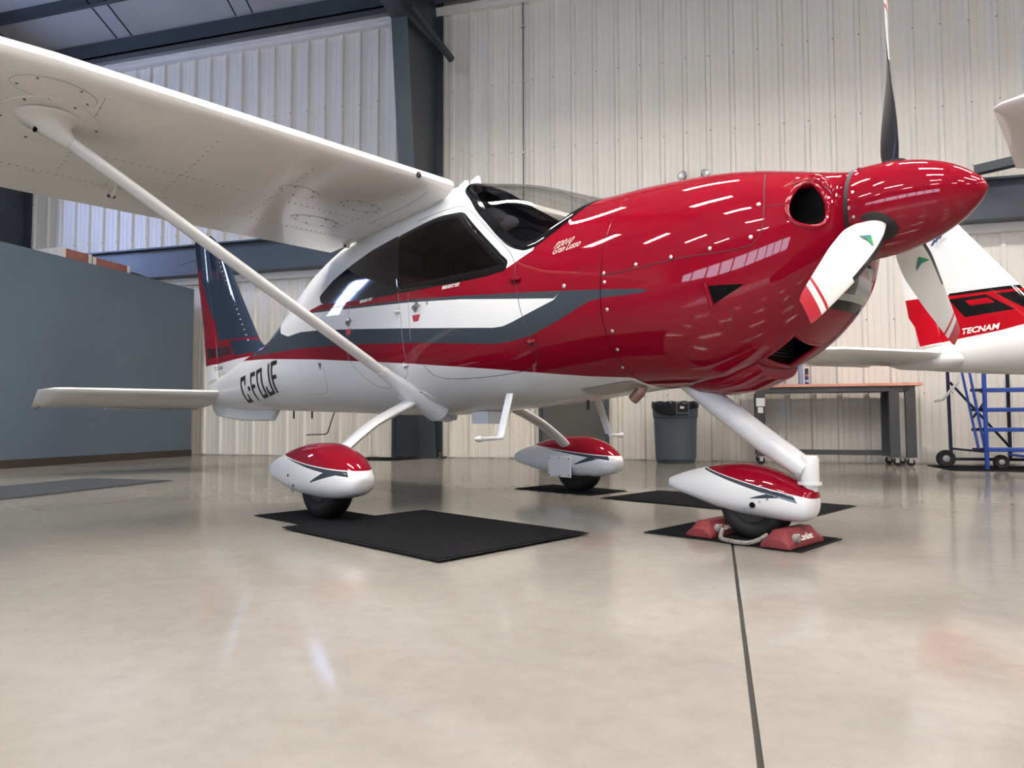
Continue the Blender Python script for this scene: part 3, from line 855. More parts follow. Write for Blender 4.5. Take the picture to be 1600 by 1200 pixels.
for a, w_, d_ in ((1.66, .05, .01), (1.75, .12, .035), (1.88, .17, .05), (2.02, .19, .055), (2.12, .19, .045)):
    zc = belly(a, 0).z
    sc_.append([Vector((a, w_ * math.cos(t), zc + .06 - (d_ + .06) * max(0, math.sin(t)) ** .6 if math.sin(t) > 0 else zc + .06)) for t in [math.pi * k / 20 for k in range(21)]])
scp = MB(); scp.rings(sc_); scp.build('chin_scoop', red_paint, ch, True, sharp=50)
# landing light
ll = empty('landing_light'); ll.parent = plane
def front_patch(name, zlo, zhi, ylo, yhi, m_, parent, off, n=10):
    vs = []; fs = []
    for i in range(n + 1):
        z = zlo + (zhi - zlo) * i / n
        for k in range(n + 1):
            y = ylo + (yhi - ylo) * k / n
            lo, hi = 2.0, 2.49
            for _ in range(30):
                mid = (lo + hi) / 2
                if Fimp(Vector((mid, y, z))) < 1: lo = mid
                else: hi = mid
            p = Vector((lo, y, z)); q = Vector((min(lo, 2.485), y, z)); vs.append(p + normal(q) * off)
    for i in range(n):
        for k in range(n): fs.append((i * (n + 1) + k, i * (n + 1) + k + 1, (i + 1) * (n + 1) + k + 1, (i + 1) * (n + 1) + k))
    return mesh(name, vs, fs, m_, parent, True, sharp=60)
front_patch('lamp_bezel', .995, 1.185, -.20, .13, black_gloss, ll, .004)
front_patch('lamp_reflector', 1.03, 1.17, -.165, .10, mat('lamp_reflector', (.50, .50, .49), .3, .3), ll, .007)
front_patch('led_array', 1.055, 1.14, -.125, -.045, mat('led_array', (.12, .12, .12), .4), ll, .009, 4)
front_patch('lamp_lens', 1.03, 1.17, -.165, .10, glass_lens, ll, .013)

# spinner and propeller
sp = MB(); AX = 1.385
SPP = [(.188, 2.500), (.189, 2.53), (.186, 2.60), (.176, 2.66), (.158, 2.73), (.130, 2.80), (.095, 2.858), (.058, 2.90), (.025, 2.928), (.004, 2.936)]
prf = pchip([h for r, h in SPP], [r for r, h in SPP])
rings_ = []
for i in range(41):
    f = i / 40; h = 2.506 + (2.936 - 2.506) * (1 - (1 - f) ** 1.5); r = prf(h); zc = AX + (h - 2.5) * .035
    rings_.append([Vector((h, r * math.cos(t), zc + r * math.sin(t))) for t in [2 * math.pi * k / 64 for k in range(64)]])
sp.rings(rings_)
spinner = sp.build('spinner', red_paint, plane, True, sharp=50); tag(spinner, 'pointed glossy red spinner')
MB().lathe([(.1885, 2.486), (.1885, 2.506)], 64, 'x', (0, 0, AX)).build('backplate_gap', black_matte, spinner)
MB().lathe([(.1895, 2.5055), (.1925, 2.508), (.190, 2.516)], 64, 'x', (0, 0, AX), caps=False).build('spinner_rim', red_paint, spinner, True)
for k in range(12):
    t = 2 * math.pi * (k + .5) / 12; p = Vector((2.525, .189 * math.cos(t), AX + .189 * math.sin(t))); n = Vector((0, math.cos(t), math.sin(t)))
    u = Vector((1, 0, 0)); v = n.cross(u); mb = MB()
    mb.rings([[p + (u * math.cos(q) + v * math.sin(q)) * rr + n * h for q in [2 * math.pi * j / 8 for j in range(8)]] for rr, h in ((.0065, -.002), (.006, .003), (.002, .004))])
    mb.build('spinner_screw', steel_screw, spinner)

def blade_material():
    q = mat('blade_paint', (.70, .69, .67), .28, spec=.35)
    nt, N, L, p = nodes(q)
    at = N.new('ShaderNodeAttribute'); at.attribute_name = 'rc'
    sp_ = N.new('ShaderNodeSeparateXYZ'); L.new(at.outputs['Vector'], sp_.inputs[0])
    def band(sock, lo, hi):
        a = N.new('ShaderNodeMath'); a.operation = 'GREATER_THAN'; a.inputs[1].default_value = lo; L.new(sock, a.inputs[0])
        b = N.new('ShaderNodeMath'); b.operation = 'LESS_THAN'; b.inputs[1].default_value = hi; L.new(sock, b.inputs[0])
        c = N.new('ShaderNodeMath'); c.operation = 'MULTIPLY'; L.new(a.outputs[0], c.inputs[0]); L.new(b.outputs[0], c.inputs[1]); return c.outputs[0]
    def mix(prev, msk, c):
        mx = N.new('ShaderNodeMix'); mx.data_type = 'RGBA'; L.new(msk, mx.inputs[0])
        if prev is None: mx.inputs[6].default_value = (.70, .69, .67, 1)
        else: L.new(prev, mx.inputs[6])
        mx.inputs[7].default_value = (*c, 1); return mx.outputs[2]
    cur = mix(None, band(sp_.outputs[0], .912, 2), (.40, .012, .03))
    cur = mix(cur, band(sp_.outputs[0], .852, .872), (.40, .012, .03))
    # black erosion strip on the inner leading edge, black rear face
    e1 = band(sp_.outputs[0], -1, .62); e2 = band(sp_.outputs[1], -1, .12)
    mu = N.new('ShaderNodeMath'); mu.operation = 'MULTIPLY'; L.new(e1, mu.inputs[0]); L.new(e2, mu.inputs[1])
    cur = mix(cur, mu.outputs[0], (.012, .012, .014))
    bk = band(sp_.outputs[2], .5, 2)
    cur = mix(cur, bk, (.014, .014, .016))
    L.new(cur, p.inputs['Base Color'])
    return q
blade_m = blade_material()
RB_ = .95
def blade(ang):
    """ang: direction of the blade in the disc, seen along +y/+z"""
    d = Vector((0, math.cos(ang), math.sin(ang))); ax = Vector((1, 0, 0)); tn = ax.cross(d)   # tn: chordwise in disc plane
    NS, NC = 36, 28
    wid = pchip([.10, .17, .26, .40, .55, .70, .82, .90, .935, .95], [.055, .075, .125, .150, .150, .138, .122, .108, .098, .085])
    thk = pchip([.10, .17, .26, .40, .55, .70, .85, .95], [.05, .045, .030, .021, .016, .012, .009, .006])
    tw = pchip([.10, .2, .35, .55, .75, .95], [R(58), R(52), R(40), R(24), R(14), R(9)])
    vs = []; rc = []; fs = []
    for i in range(NS + 1):
        r = .10 + (RB_ - .10) * i / NS
        w, h, th = wid(r), thk(r), tw(r)
        cd = tn * math.cos(th) + ax * math.sin(th); nd = ax * math.cos(th) - tn * math.sin(th)
        sweep = -.06 * max(0, (r - .45) / .5) ** 2 * 0
        for k in range(NC):
            q = 2 * math.pi * k / NC; c = .5 - .5 * math.cos(q)
            yt = h * .5 * (1.9 * math.sqrt(max(c, 0)) * (1 - c) ** .9 + .08 * (1 - c)) 
            s = 1 if q <= math.pi else -1
            off = yt * (1.35 if s > 0 else .45) * s
            vs.append(Vector((2.605, 0, AX)) + d * r + cd * (w * (.42 - c) + sweep) + nd * off)
            rc.append((r / RB_, c, 0.0 if s > 0 else 1.0))
    for i in range(NS):
        for k in range(NC):
            fs.append((i * NC + k, i * NC + (k + 1) % NC, (i + 1) * NC + (k + 1) % NC, (i + 1) * NC + k))
    fs.append(tuple(range(NC))); fs.append(tuple(NS * NC + k for k in range(NC)))
    o = mesh('propeller_blade', vs, fs, blade_m, plane, True, sharp=50)
    a = o.data.attributes.new('rc', 'FLOAT_VECTOR', 'POINT')
    a.data.foreach_set('vector', [x for v in rc for x in v])
    # cuff hole in the spinner
    r0 = .178; cb = MB()
    cb.rings([[Vector((2.605, 0, AX)) + d * rr + (tn * math.cos(R(50)) + ax * math.sin(R(50))) * .072 * math.cos(q) + (ax * math.cos(R(50)) - tn * math.sin(R(50))) * .05 * math.sin(q) for q in [2 * math.pi * k / 24 for k in range(24)]] for rr in (.15, .184)])
    cb.build('blade_cuff', black_matte, o, True)
    # small green and blue arrowhead emblem on the face
    rr = .34; th = tw(rr); cd = tn * math.cos(th) + ax * math.sin(th); nd = ax * math.cos(th) - tn * math.sin(th)
    c0 = Vector((2.605, 0, AX)) + d * rr + nd * (thk(rr) * .5 * 1.35 * .95 + .0015)
    em = MB()
    def E(u, v): return c0 + d * u + cd * v
    em.add([E(-.034, .0), E(.028, .036), E(.010, .0)], [(0, 1, 2)], 0); em.add([E(-.034, 0), E(.010, 0), E(.028, -.036)], [(0, 1, 2)], 1)
    em.build('emblem', None, o, mats=[decal_green, mat('decal_teal', (.05, .18, .22), .3)])
    return o
b1 = blade(R(90)); tag(b1, 'propeller blade pointing straight up')
b2 = blade(R(212)); tag(b2, 'white propeller blade with red tip bands, pointing down to the left')
b3 = blade(R(-28)); tag(b3, 'propeller blade pointing down to the right')

# --- lettering on the skin
def letters(name, txt, a, z, size, m_, parent, shear=0.0, bold=0.0, rot=0.0, sgn=-1, off=.0015, xs=1.0, flat=None, width=None):
    cu = bpy.data.curves.new(name, 'FONT'); cu.body = txt; cu.size = size; cu.shear = shear; cu.offset = bold; cu.resolution_u = 3
    to = bpy.data.objects.new(name + '_tmp', cu); col.objects.link(to)
    dg = bpy.context.evaluated_depsgraph_get(); dg.update()
    me = bpy.data.meshes.new_from_object(to.evaluated_get(dg))
    bpy.data.objects.remove(to); bpy.data.curves.remove(cu)
    if width:
        w0 = max(v.co.x for v in me.vertices) - min(v.co.x for v in me.vertices); xs = width / w0
    bm = bmesh.new(); bm.from_mesh(me)
    if flat is None:
        bmesh.ops.triangulate(bm, faces=bm.faces)
        for _ in range(5 if size > .1 else 0):
            bmesh.ops.subdivide_edges(bm, edges=[e for e in bm.edges if e.calc_length() > .025], cuts=1); bmesh.ops.triangulate(bm, faces=bm.faces)
    cr, sr = math.cos(rot), math.sin(rot)
    for v in bm.verts:
        x, y = v.co.x * xs, v.co.y
        x, y = x * cr - y * sr, x * sr + y * cr
        if flat is not None: v.co = flat(x, y)
        else:
            p = side(a + (x if sgn < 0 else -x), z + y, sgn); v.co = p + normal(p) * off
    bm.to_mesh(me); bm.free(); me.materials.clear(); me.materials.append(m_)
    return link(bpy.data.objects.new(name, me), parent)
def arc_pt(a, s_, sgn=-1, off=.003):
    """skin point at station a, s_ metres along the section above (+) or below (-) its widest line"""
    d = 0.0; t = 0.0; st_ = .012 if s_ > 0 else -.012; p = ring_pt(a, 0.0)
    while d < abs(s_):
        q = ring_pt(a, t + st_); d += (q - p).length; p = q; t += st_
        if abs(t) > 1.55: break
    p = Vector((p.x, sgn * abs(p.y), p.z)); return p + normal(p) * off
def block_letters():
    K = .27
    G = {'C': [(0, 0, K, 1), (0, 0, 1, .15), (0, .85, 1, 1), (1 - K, 0, 1, .33), (1 - K, .67, 1, 1)], '-': [(.1, .42, .9, .58)],
         'F': [(0, 0, K, 1), (0, .87, 1, 1), (0, .46, .82, .59)], 'O': [(0, 0, K, 1), (1 - K, 0, 1, 1), (0, 0, 1, .13), (0, .87, 1, 1)],
         'J': [(1 - K, 0, 1, 1), (0, 0, 1, .13), (0, 0, K, .33)]}
    x = -3.06; mb = MB()
    for c, w_ in (('C', .175), ('-', .085), ('F', .16), ('O', .175), ('J', .175), ('F', .16)):
        for x0, y0, x1, y1 in G[c]:
            nx, ny = 2, max(2, int((y1 - y0) * 14)); vs = []; fs = []
            for j in range(ny + 1):
                for i in range(nx + 1):
                    u = x0 + (x1 - x0) * i / nx; v = y0 + (y1 - y0) * j / ny; a_ = x + u * w_
                    vs.append(arc_pt(a_, -.235 + .262 * v + (a_ + 3.06) * .012, -1, .0022 + .0002 * i))
            for j in range(ny):
                for i in range(nx): fs.append((j * (nx + 1) + i, j * (nx + 1) + i + 1, (j + 1) * (nx + 1) + i + 1, (j + 1) * (nx + 1) + i))
            mb.add(vs, fs)
        x += w_ + .038
    return mb.build('registration_lettering', decal_black, fuselage)
block_letters()
letters('emergency_exit_lettering', 'EMERGENCY EXIT', .405, 1.289, .026, decal_white, fuselage, shear=.15, bold=.0008, width=.155)
letters('emergency_exit_lettering', 'EMERGENCY EXIT', -.50, 1.321, .026, decal_white, fuselage, shear=.15, bold=.0008, width=.16)
letters('script_lettering', 'P2010', 1.225, 1.385, .045, decal_silver, fuselage, shear=.7, bold=.0, rot=.10, off=.003)
letters('script_lettering', 'Gran Lusso', 1.225, 1.352, .05, decal_silver, fuselage, shear=.7, bold=.0, rot=.10, width=.17, off=.003)
# hatch, fuel drain triangle
seam('baggage_hatch', [(-1.43, .99), (-1.44, .90)], m_=seam_grey, r=.0012)
seam('baggage_hatch', [(-1.025, .93), (-1.03, .86), (-1.07, .79), (-1.13, .755), (-1.25, .742), (-1.5, .748)], m_=seam_grey, r=.0014)
patch('ventilation_mark', [(-1.10, .962), (-1.04, .955), (-1.075, .905)], -1, .0015, mat('decal_grey', (.12, .11, .11), .5), fuselage, 8, 3)
# lower engine outlet and exhaust
belly_patch('cooling_outlet', 1.17, 1.50, -.26, -.10, mat('outlet_steel', (.42, .40, .38), .35, .3), fuselage, .004, 10)
ex = MB(); ex.tube([(1.46, -.11, .72), (1.44, -.115, .68), (1.40, -.12, .645)], .028, 14); ex.build('exhaust_pipe', noise_mat('exhaust_metal', (.22, .14, .11), (.40, .22, .19), 12, (.3, .5), metal=.7), plane, True)

# --- wings
def naca(c, mcam=.03, pc=.4, t=.13):
    yt = 5 * t * (.2969 * math.sqrt(c) - .126 * c - .3516 * c * c + .2843 * c ** 3 - .1036 * c ** 4)
    yc = mcam / pc ** 2 * (2 * pc * c - c * c) if c < pc else mcam / (1 - pc) ** 2 * (1 - 2 * pc + 2 * pc * c - c * c)
    return yc + yt, yc - yt
LEa = lin([(0, .02), (.29, .02), (.36, .245), (2.45, .245), (5.1, .02), (5.2, -.01), (5.24, -.05)])
TEa = lin([(0, -1.25), (2.45, -1.25), (5.1, -.98), (5.2, -.97), (5.24, -.94)])
LEz = lin([(0, 1.968), (6, 1.968 + .026 * 6)]); TEz = lin([(0, 1.815), (6, 1.815 + .0205 * 6)])
THK = lin([(0, .13), (5.0, .125), (5.2, .08), (5.24, .05)])
def wing_pt(b, c, upper):
    y = abs(b); la, ta, lz, tz = LEa(y), TEa(y), LEz(y), TEz(y)
    ch_ = math.hypot(la - ta, lz - tz); u, l = naca(c, t=THK(y)); h = (u if upper else l) * ch_
    return Vector((la + (ta - la) * c + h * .1, b, lz + (tz - lz) * c + h))
def wing_piece(name, sgn, bs, c0, c1, m_, parent, nc=22):
    cs = [c0 + (c1 - c0) * (1 - math.cos(math.pi * i / nc)) / 2 for i in range(nc + 1)] if c0 == 0 else [c0 + (c1 - c0) * i / 8 for i in range(9)]
    rg = []
    for b_ in bs:
        rg.append([wing_pt(sgn * b_, c, True) for c in reversed(cs)] + [wing_pt(sgn * b_, c, False) for c in (cs[1:] if c0 == 0 else cs)])
    mb = MB(); mb.rings(rg); return mb.build(name, m_, parent, True, sharp=35)
bs_all = [.22, .29, .325, .36] + frange(.40, 2.45, 12) + frange(2.45, 5.1, 12)[1:] + [5.16, 5.2, 5.225, 5.24]
wings = {}
for sgn in (-1, 1):
    w = wing_piece('wing', sgn, bs_all, 0, .755, wing_paint, plane)
    tag(w, 'white wing above the %s side of the cabin' % ('near' if sgn < 0 else 'far')); wings[sgn] = w
    wing_piece('flap', sgn, frange(.36, 2.9, 14), .757, 1.0, wing_paint, plane)
    wing_piece('aileron', sgn, frange(2.905, 5.1, 10), .757, 1.0, wing_paint, plane)
# root fillet on the underside, panels, seams, rivets
def under(b, c, off=0.0):
    p = wing_pt(b, c, False); return p + Vector((0, 0, -off))
W = wings[-1]
def oval_panel(b0, c0, rb, rc_, nscr=6):
    n = 28; ring = [under(b0 + rb * math.cos(t), c0 + rc_ * math.sin(t), .0006) for t in [2 * math.pi * k / n for k in range(n)]]
    e = empty('access_panel'); e.parent = plane
    mesh('cover', [under(b0, c0, .002)] + [under(b0 + rb * math.cos(t), c0 + rc_ * math.sin(t), .002) for t in [2 * math.pi * k / n for k in range(n)]], [(0, k + 1, (k + 1) % n + 1) for k in range(n)], wing_paint, e)
    MB().tube(ring, .0022, 5, closed=True).build('panel_gap', wing_seam, e)
    for k in range(nscr):
        t = 2 * math.pi * (k + .3) / nscr; p = under(b0 + rb * .86 * math.cos(t), c0 + rc_ * .86 * math.sin(t), .002)
        MB().lathe([(.006, 0), (.006, -.0025)], 8, 'z', p).build('screw', mat('screw_dull_metal', (.12, .11, .10), .5, .4), e)  # screw heads in a dark, half-metallic colour of their own
oval_panel(-2.42, .10, .16, .055, 5)
oval_panel(-1.12, .33, .12, .05, 5)
oval_panel(-.72, .32, .15, .055, 9)
oval_panel(-.80, .60, .17, .055, 8)
for b_, c0, c1 in ((-2.24, .06, .30), (-2.0, .50, .74), (-.50, .05, .5)):
    MB().tube([under(b_, c0 + (c1 - c0) * k / 12, 0) for k in range(13)], .0018, 5).build('skin_seam', wing_seam, W)
MB().tube([under(-.30 - .03 * k * 70, .757, -.002) for k in range(2)], .0028, 5).build('skin_seam', wing_seam, W)
rv = MB()
def rivet(b, c):
    p = under(b, c); rv.rings([[p + Vector((r * math.cos(t), r * math.sin(t), -h)) for t in [2 * math.pi * k / 6 for k in range(6)]] for r, h in ((.005, -.001), (.0045, .002), (.001, .003))])
for k in range(46): rivet(-.45 - .04 * k, .46); 
for k in range(60): rivet(-.45 - .035 * k, .735)
for b_ in (-2.24, -1.72, -1.2, -.62):
    for k in range(14): rivet(b_, .12 + .042 * k)
for k in range(30): rivet(-2.6 - .05 * k, .46)
tag(rv.build('rivets', mat('rivet_grey', (.30, .29, .28), .5), W, True), kind='stuff')  # rivets in one even grey, darker than the wing paint
# stall vent on the leading edge and fresh-air inlet
p = wing_pt(-.72, .012, True)
MB().lathe([(.016, -.004), (.019, .012), (.012, .016)], 14, 'x', wing_pt(-.62, .0, False) + Vector((-.012, 0, .0))).build('air_inlet', black_matte, W, True)
# flap hinge bracket
hb = empty('flap_hinge'); hb.parent = plane
for b_ in (-.42, -1.95):
    q = under(b_, .74); 
    MB().prism([(q.x + .06, q.z + .01), (q.x - .10, q.z + .005), (q.x - .07, q.z - .05), (q.x - .02, q.z - .045)], b_ - .008, b_ + .008, 'y').build('hinge_plate', wing_paint, hb)
    MB().tube([(q.x - .05, b_ - .02, q.z - .04), (q.x - .05, b_ + .02, q.z - .04)], .009, 8).build('hinge_bolt', black_matte, hb)

# struts with fairings
for sgn in (-1, 1):
    top = Vector((-.20, sgn * 2.30, 1.85)); bot = Vector((-.065, sgn * .43, .705))
    st = empty('wing_strut'); st.parent = plane
    d = (top - bot).normalized(); cx = (Vector((1, 0, 0)) - d * d.x).normalized(); nx = d.cross(cx)
    def sec(p, ln, th, n=20): return [p + cx * (ln * math.cos(t)) + nx * (th * math.sin(t)) for t in [2 * math.pi * k / n for k in range(n)]]
    mb = MB(); mb.rings([sec(bot, .055, .026), sec(bot.lerp(top, .5), .055, .026), sec(top, .055, .026)]); mb.build('strut_tube', wing_paint, st, True)
    uz = under(sgn * 2.385, .30); fa = MB()
    c2 = Vector((uz.x, sgn * 2.385, uz.z)); rgs = []
    for f, ln, th in ((0, .060, .031), (.12, .062, .034), (.35, .072, .046), (.6, .095, .072), (.8, .125, .10), (.93, .155, .125), (1.0, .175, .14), (1.06, .18, .145)):
        g_ = f * f * (3 - 2 * f) if f < 1 else 1
        ux = cx.lerp(Vector((1, 0, 0)), g_).normalized(); uy = nx.lerp(Vector((0, 1, 0)), g_).normalized()
        c = top.lerp(c2, f)
        rgs.append([c + ux * (ln * math.cos(t)) + uy * (th * math.sin(t)) for t in [2 * math.pi * k / 28 for k in range(28)]])
    fa.rings(rgs); fa.build('wing_fairing', wing_paint, st, True, sharp=70)
    pl = MB(); pl.rings([[under(sgn * (2.385 + r * math.cos(t)), .30 + r * 1.25 / 1.49 * math.sin(t), h) for t in [2 * math.pi * k / 32 for k in range(32)]] for r, h in ((.20, -.002), (.20, .004), (.17, .006))]); pl.build('fairing_flange', wing_paint, st, True, sharp=30)
    for k in range(6):
        t = 2 * math.pi * (k + .2) / 6; q = under(sgn * (2.385 + .185 * math.cos(t)), .30 + .185 * .84 * math.sin(t), .005)
        MB().lathe([(.007, 0), (.007, -.003)], 8, 'z', q).build('screw', MATS['screw_dull_metal'], st)
    q = c2.lerp(top, .30) + Vector((-.01, sgn * .085, -.015)); 
    MB().lathe([(.022, -.0), (.018, .012)], 14, 'y', q).build('access_hole', black_hole, st)
    MB().lathe([(.012, -.0), (.012, .012)], 12, 'y', q + Vector((.08, -sgn * .02, .05))).build('drain_hole', black_hole, st)
    # lower fairing, on the fuselage
    lo = MB(); rg = []
    for f, ln, th in ((-.10, .10, .062), (-.05, .10, .062), (.0, .09, .056), (.05, .075, .042), (.10, .064, .032), (.125, .060, .030)):
        rg.append(sec(bot.lerp(top, f) , ln, th, 24))
    lo.rings(rg); lo.build('lower_fairing', white_paint, st, True, sharp=60)
    fl_ = MB(); q0 = snap(bot + Vector((0.0, -sgn * .02, -.05))); n0 = normal(q0); u0 = (cx - n0 * cx.dot(n0)).normalized(); v0 = n0.cross(u0)
    fl_.rings([[snap(q0 + u0 * (.15 * s_ * math.cos(t)) + v0 * (.10 * s_ * math.sin(t)), o_) for t in [2 * math.pi * k / 28 for k in range(28)]] for s_, o_ in ((1.0, 0), (.98, .005), (.6, .006))])
    fl_.build('fairing_flange', white_paint, st, True, sharp=30)
    for k in range(4):
        t = 2 * math.pi * (k + .5) / 4; q = snap(q0 + u0 * (.135 * math.cos(t)) + v0 * (.088 * math.sin(t)), .004)
        MB().tube([q, q + n0 * .004], .006, 8).build('screw', MATS['screw_dull_metal'], st)

# --- landing gear
def loft_pod(name, sec, yc, m_, parent, n=36, e_top=2.1, e_bot=2.6):
    rg = []
    A_ = [s[0] for s in sec]; ft, fb, fw_ = pchip(A_, [s[1] for s in sec]), pchip(A_, [s[2] for s in sec]), pchip(A_, [s[3] for s in sec])
    N_ = 44
    for i in range(N_ + 1):
        f = i / N_; a = A_[0] + (A_[-1] - A_[0]) * (.5 - .5 * math.cos(math.pi * f)) if i not in (0, N_) else (A_[0] if i == 0 else A_[-1])
        zt, zb, w = ft(a), fb(a), fw_(a); zm = zb + (zt - zb) * .46; ring = []
        for k in range(n):
            t = 2 * math.pi * k / n; c, s = math.cos(t), math.sin(t)
            e = e_top if s >= 0 else e_bot; h = (zt - zm) if s >= 0 else (zm - zb)
            ring.append(Vector((a, yc + math.copysign(w * abs(c) ** (2 / e), c), zm + math.copysign(h * abs(s) ** (2 / e), s))))
        rg.append(ring)
    mb = MB(); mb.rings(rg); return mb.build(name, m_, parent, True, sharp=60)
def tyre(name, a, y, r, w, parent):
    prof = [(r * .52, -w * .36), (r * .62, -w * .44), (r * .78, -w * .5), (r * .90, -w * .44), (r * .97, -w * .3), (r, -w * .12), (r, w * .12), (r * .97, w * .3), (r * .90, w * .44), (r * .78, w * .5), (r * .62, w * .44), (r * .52, w * .36)]
    e = empty('wheel'); e.parent = parent
    t = MB(); t.lathe(prof, 44, 'y', (a, y, r)); t.build('tyre', rubber, e, True, sharp=50)
    h = MB(); h.lathe([(r * .53, -w * .40), (r * .50, -w * .41), (r * .40, -w * .30), (r * .22, -w * .30), (r * .18, -w * .42), (.01, -w * .42)], 28, 'y', (a, y, r)); h.lathe([(r * .53, w * .40), (r * .40, w * .30), (.01, w * .30)], 28, 'y', (a, y, r)); h.build('rim', mat('rim_dark', (.05, .05, .05), .4, .5), e, True)
    return e
MAIN = [(-.695, .265, .212, .022), (-.66, .285, .196, .038), (-.5, .336, .165, .075), (-.3, .388, .135, .112), (-.1, .416, .122, .140), (.05, .421, .120, .150), (.2, .392, .125, .140), (.3, .345, .142, .112), (.36, .30, .165, .077), (.385, .275, .20, .05), (.398, .25, .235, .015)]
line = ((-.5, .352), (.40, .280))
pant_m = plane_mat('wheel_fairing_paint', WHITE, [
    ([above(line[0], line[1])], RED),
    ([above((-.36, .338), (.27, .262)), below((-.5, .347), (.40, .275)), fwd_of((-.3, .3), (-.3, .4)), aft_of((.385, .2), (.33, .3))], GREY),
    ([above((.08, .212), (.30, .262)), below((.08, .218), (.22, .278)), below((-.5, .347), (.40, .275)), fwd_of((.08, .1), (.08, .3)), aft_of((.30, .1), (.30, .3))], GREY),
])
for sgn in (-1, 1):
    g = empty('main_gear'); g.parent = plane
    p_ = loft_pod('wheel_fairing', MAIN, sgn * 1.06, pant_m, g)
    tyre('wheel', 0.0, sgn * 1.06, .200, .15, plane)
    # spring leg
    path = smooth_open([(-.11, sgn * .38, .675), (-.10, sgn * .50, .62), (-.08, sgn * .72, .52), (-.05, sgn * .92, .385), (-.03, sgn * .99, .30)], 5)
    ml = MB(); rg = []
    for i, q in enumerate(path):
        q = Vector(q); nx_ = Vector(path[min(i + 1, len(path) - 1)]) - Vector(path[max(i - 1, 0)]); nx_.normalize()
        f = i / (len(path) - 1); ln = .075 * (1 - f) + .048 * f; th = .030 * (1 - f) + .022 * f
        c_ = Vector((1, 0, 0)); c_ = (c_ - nx_ * c_.dot(nx_)).normalized(); n_ = nx_.cross(c_)
        rg.append([q + c_ * ln * math.cos(t) + n_ * th * math.sin(t) for t in [2 * math.pi * k / 16 for k in range(16)]])
    ml.rings(rg); ml.build('gear_leg', white_paint, g, True)
    cf = MB(); q = snap(Vector((-.11, sgn * .42, .63))); n_ = normal(q)
    cf.rings([[snap(q + Vector((.17 * s_ * math.cos(t), 0, 0)) + Vector((0, n_.z, -n_.y)) * (.075 * s_ * math.sin(t)), o_) for t in [2 * math.pi * k / 24 for k in range(24)]] for s_, o_ in ((1, 0), (.95, .006), (.75, .012), (.55, .035))])
    cf.build('leg_fairing', white_paint, g, True, sharp=60)
    if sgn > 0:
        pl = MB(); pl.box(-.17, .06, .895, .905, .115, .27); bevel(pl.build('fairing_plate', white_paint, g), .004)
        for a_, z_ in ((-.155, .255), (-.05, .26), (.045, .255), (-.155, .13), (-.05, .125), (.045, .13)):
            MB().lathe([(.005, 0), (.005, -.004)], 8, 'y', (a_, .895, z_)).build('screw', MATS['screw_dull_metal'], g)
    else:
        for a_, z_ in ((-.20, .235), (-.155, .18), (-.16, .15)):
            MB().lathe([(.008, 0), (.008, -.004)], 8, 'y', (a_, -1.06 - .128 + (.004 if z_ < .2 else -.006), z_)).build('screw', MATS['screw_dull_metal'], g)
# nose gear
NOSE = [(1.54, .256, .212, .018), (1.57, .268, .200, .032), (1.7, .308, .165, .070), (1.85, .336, .128, .105), (1.95, .345, .114, .118), (2.05, .333, .106, .120), (2.15, .298, .100, .108), (2.21, .27, .100, .092), (2.25, .255, .115, .075), (2.272, .245, .15, .045), (2.278, .225, .19, .02)]
npant = plane_mat('nose_fairing_paint', WHITE, [
    ([above((1.74, .324), (2.28, .206))], RED),
    ([above((1.76, .310), (2.14, .210)), below((1.74, .321), (2.28, .202)), fwd_of((1.76, .2), (1.76, .4)), aft_of((2.25, .15), (2.19, .25))], GREY),
    ([above((2.03, .196), (2.17, .207)), below((2.03, .199), (2.12, .226)), below((1.74, .321), (2.28, .202)), fwd_of((2.03, .1), (2.03, .3)), aft_of((2.17, .1), (2.17, .3))], GREY),
])
g = empty('nose_gear'); g.parent = plane
loft_pod('wheel_fairing', NOSE, 0, npant, g)
tyre('wheel', 2.0, 0, .166, .135, plane)
lg = MB(); path = [Vector((1.60, 0, .765)), Vector((1.80, 0, .625)), Vector((2.05, 0, .445)), Vector((2.235, 0, .325))]
lg.tube(path, [.045, .056, .056, .050], 20); lg.build('gear_leg', white_paint, g, True)
MB().lathe([(.034, .235), (.034, .30)], 16, 'z', (2.245, 0, 0)).build('pivot_collar', white_paint, g, True)
MB().lathe([(.050, .262), (.050, .275)], 20, 'z', (2.245, 0, 0)).build('pivot_flange', white_paint, g, True)
hd = MB(); hd.lathe([(.036, .275), (.040, .285), (.040, .375), (.034, .388), (.01, .39)], 18, 'z', (2.245, 0, 0)); hd.build('pivot_head', white_paint, g, True)
MB().lathe([(.010, -.046), (.010, .046)], 12, 'y', (2.215, 0, .305)).build('pivot_bolt', steel_screw, g)
MB().box(1.80, 1.84, -.025, .025, .62, .74).build('mount_lug', white_paint, g)
MB().lathe([(.022, -.035), (.022, .035)], 16, 'y', (1.83, 0, .70)).build('mount_bolt', steel_screw, g, True)
MB().tube([(1.80, -.02, .66), (1.72, -.02, .75)], .02, 10).build('damper', grey_paint, g, True)
MB().lathe([(.013, -.121), (.013, -.112)], 12, 'y', (2.04, 0, .168)).build('axle_hole', black_hole, g)
for a_, z_ in ((2.00, .152), (2.075, .187), (2.11, .201), (2.145, .217)):
    MB().lathe([(.0045, -.121), (.0045, -.110)], 8, 'y', (a_, 0, z_ - .003)).build('screw', steel_screw, g)

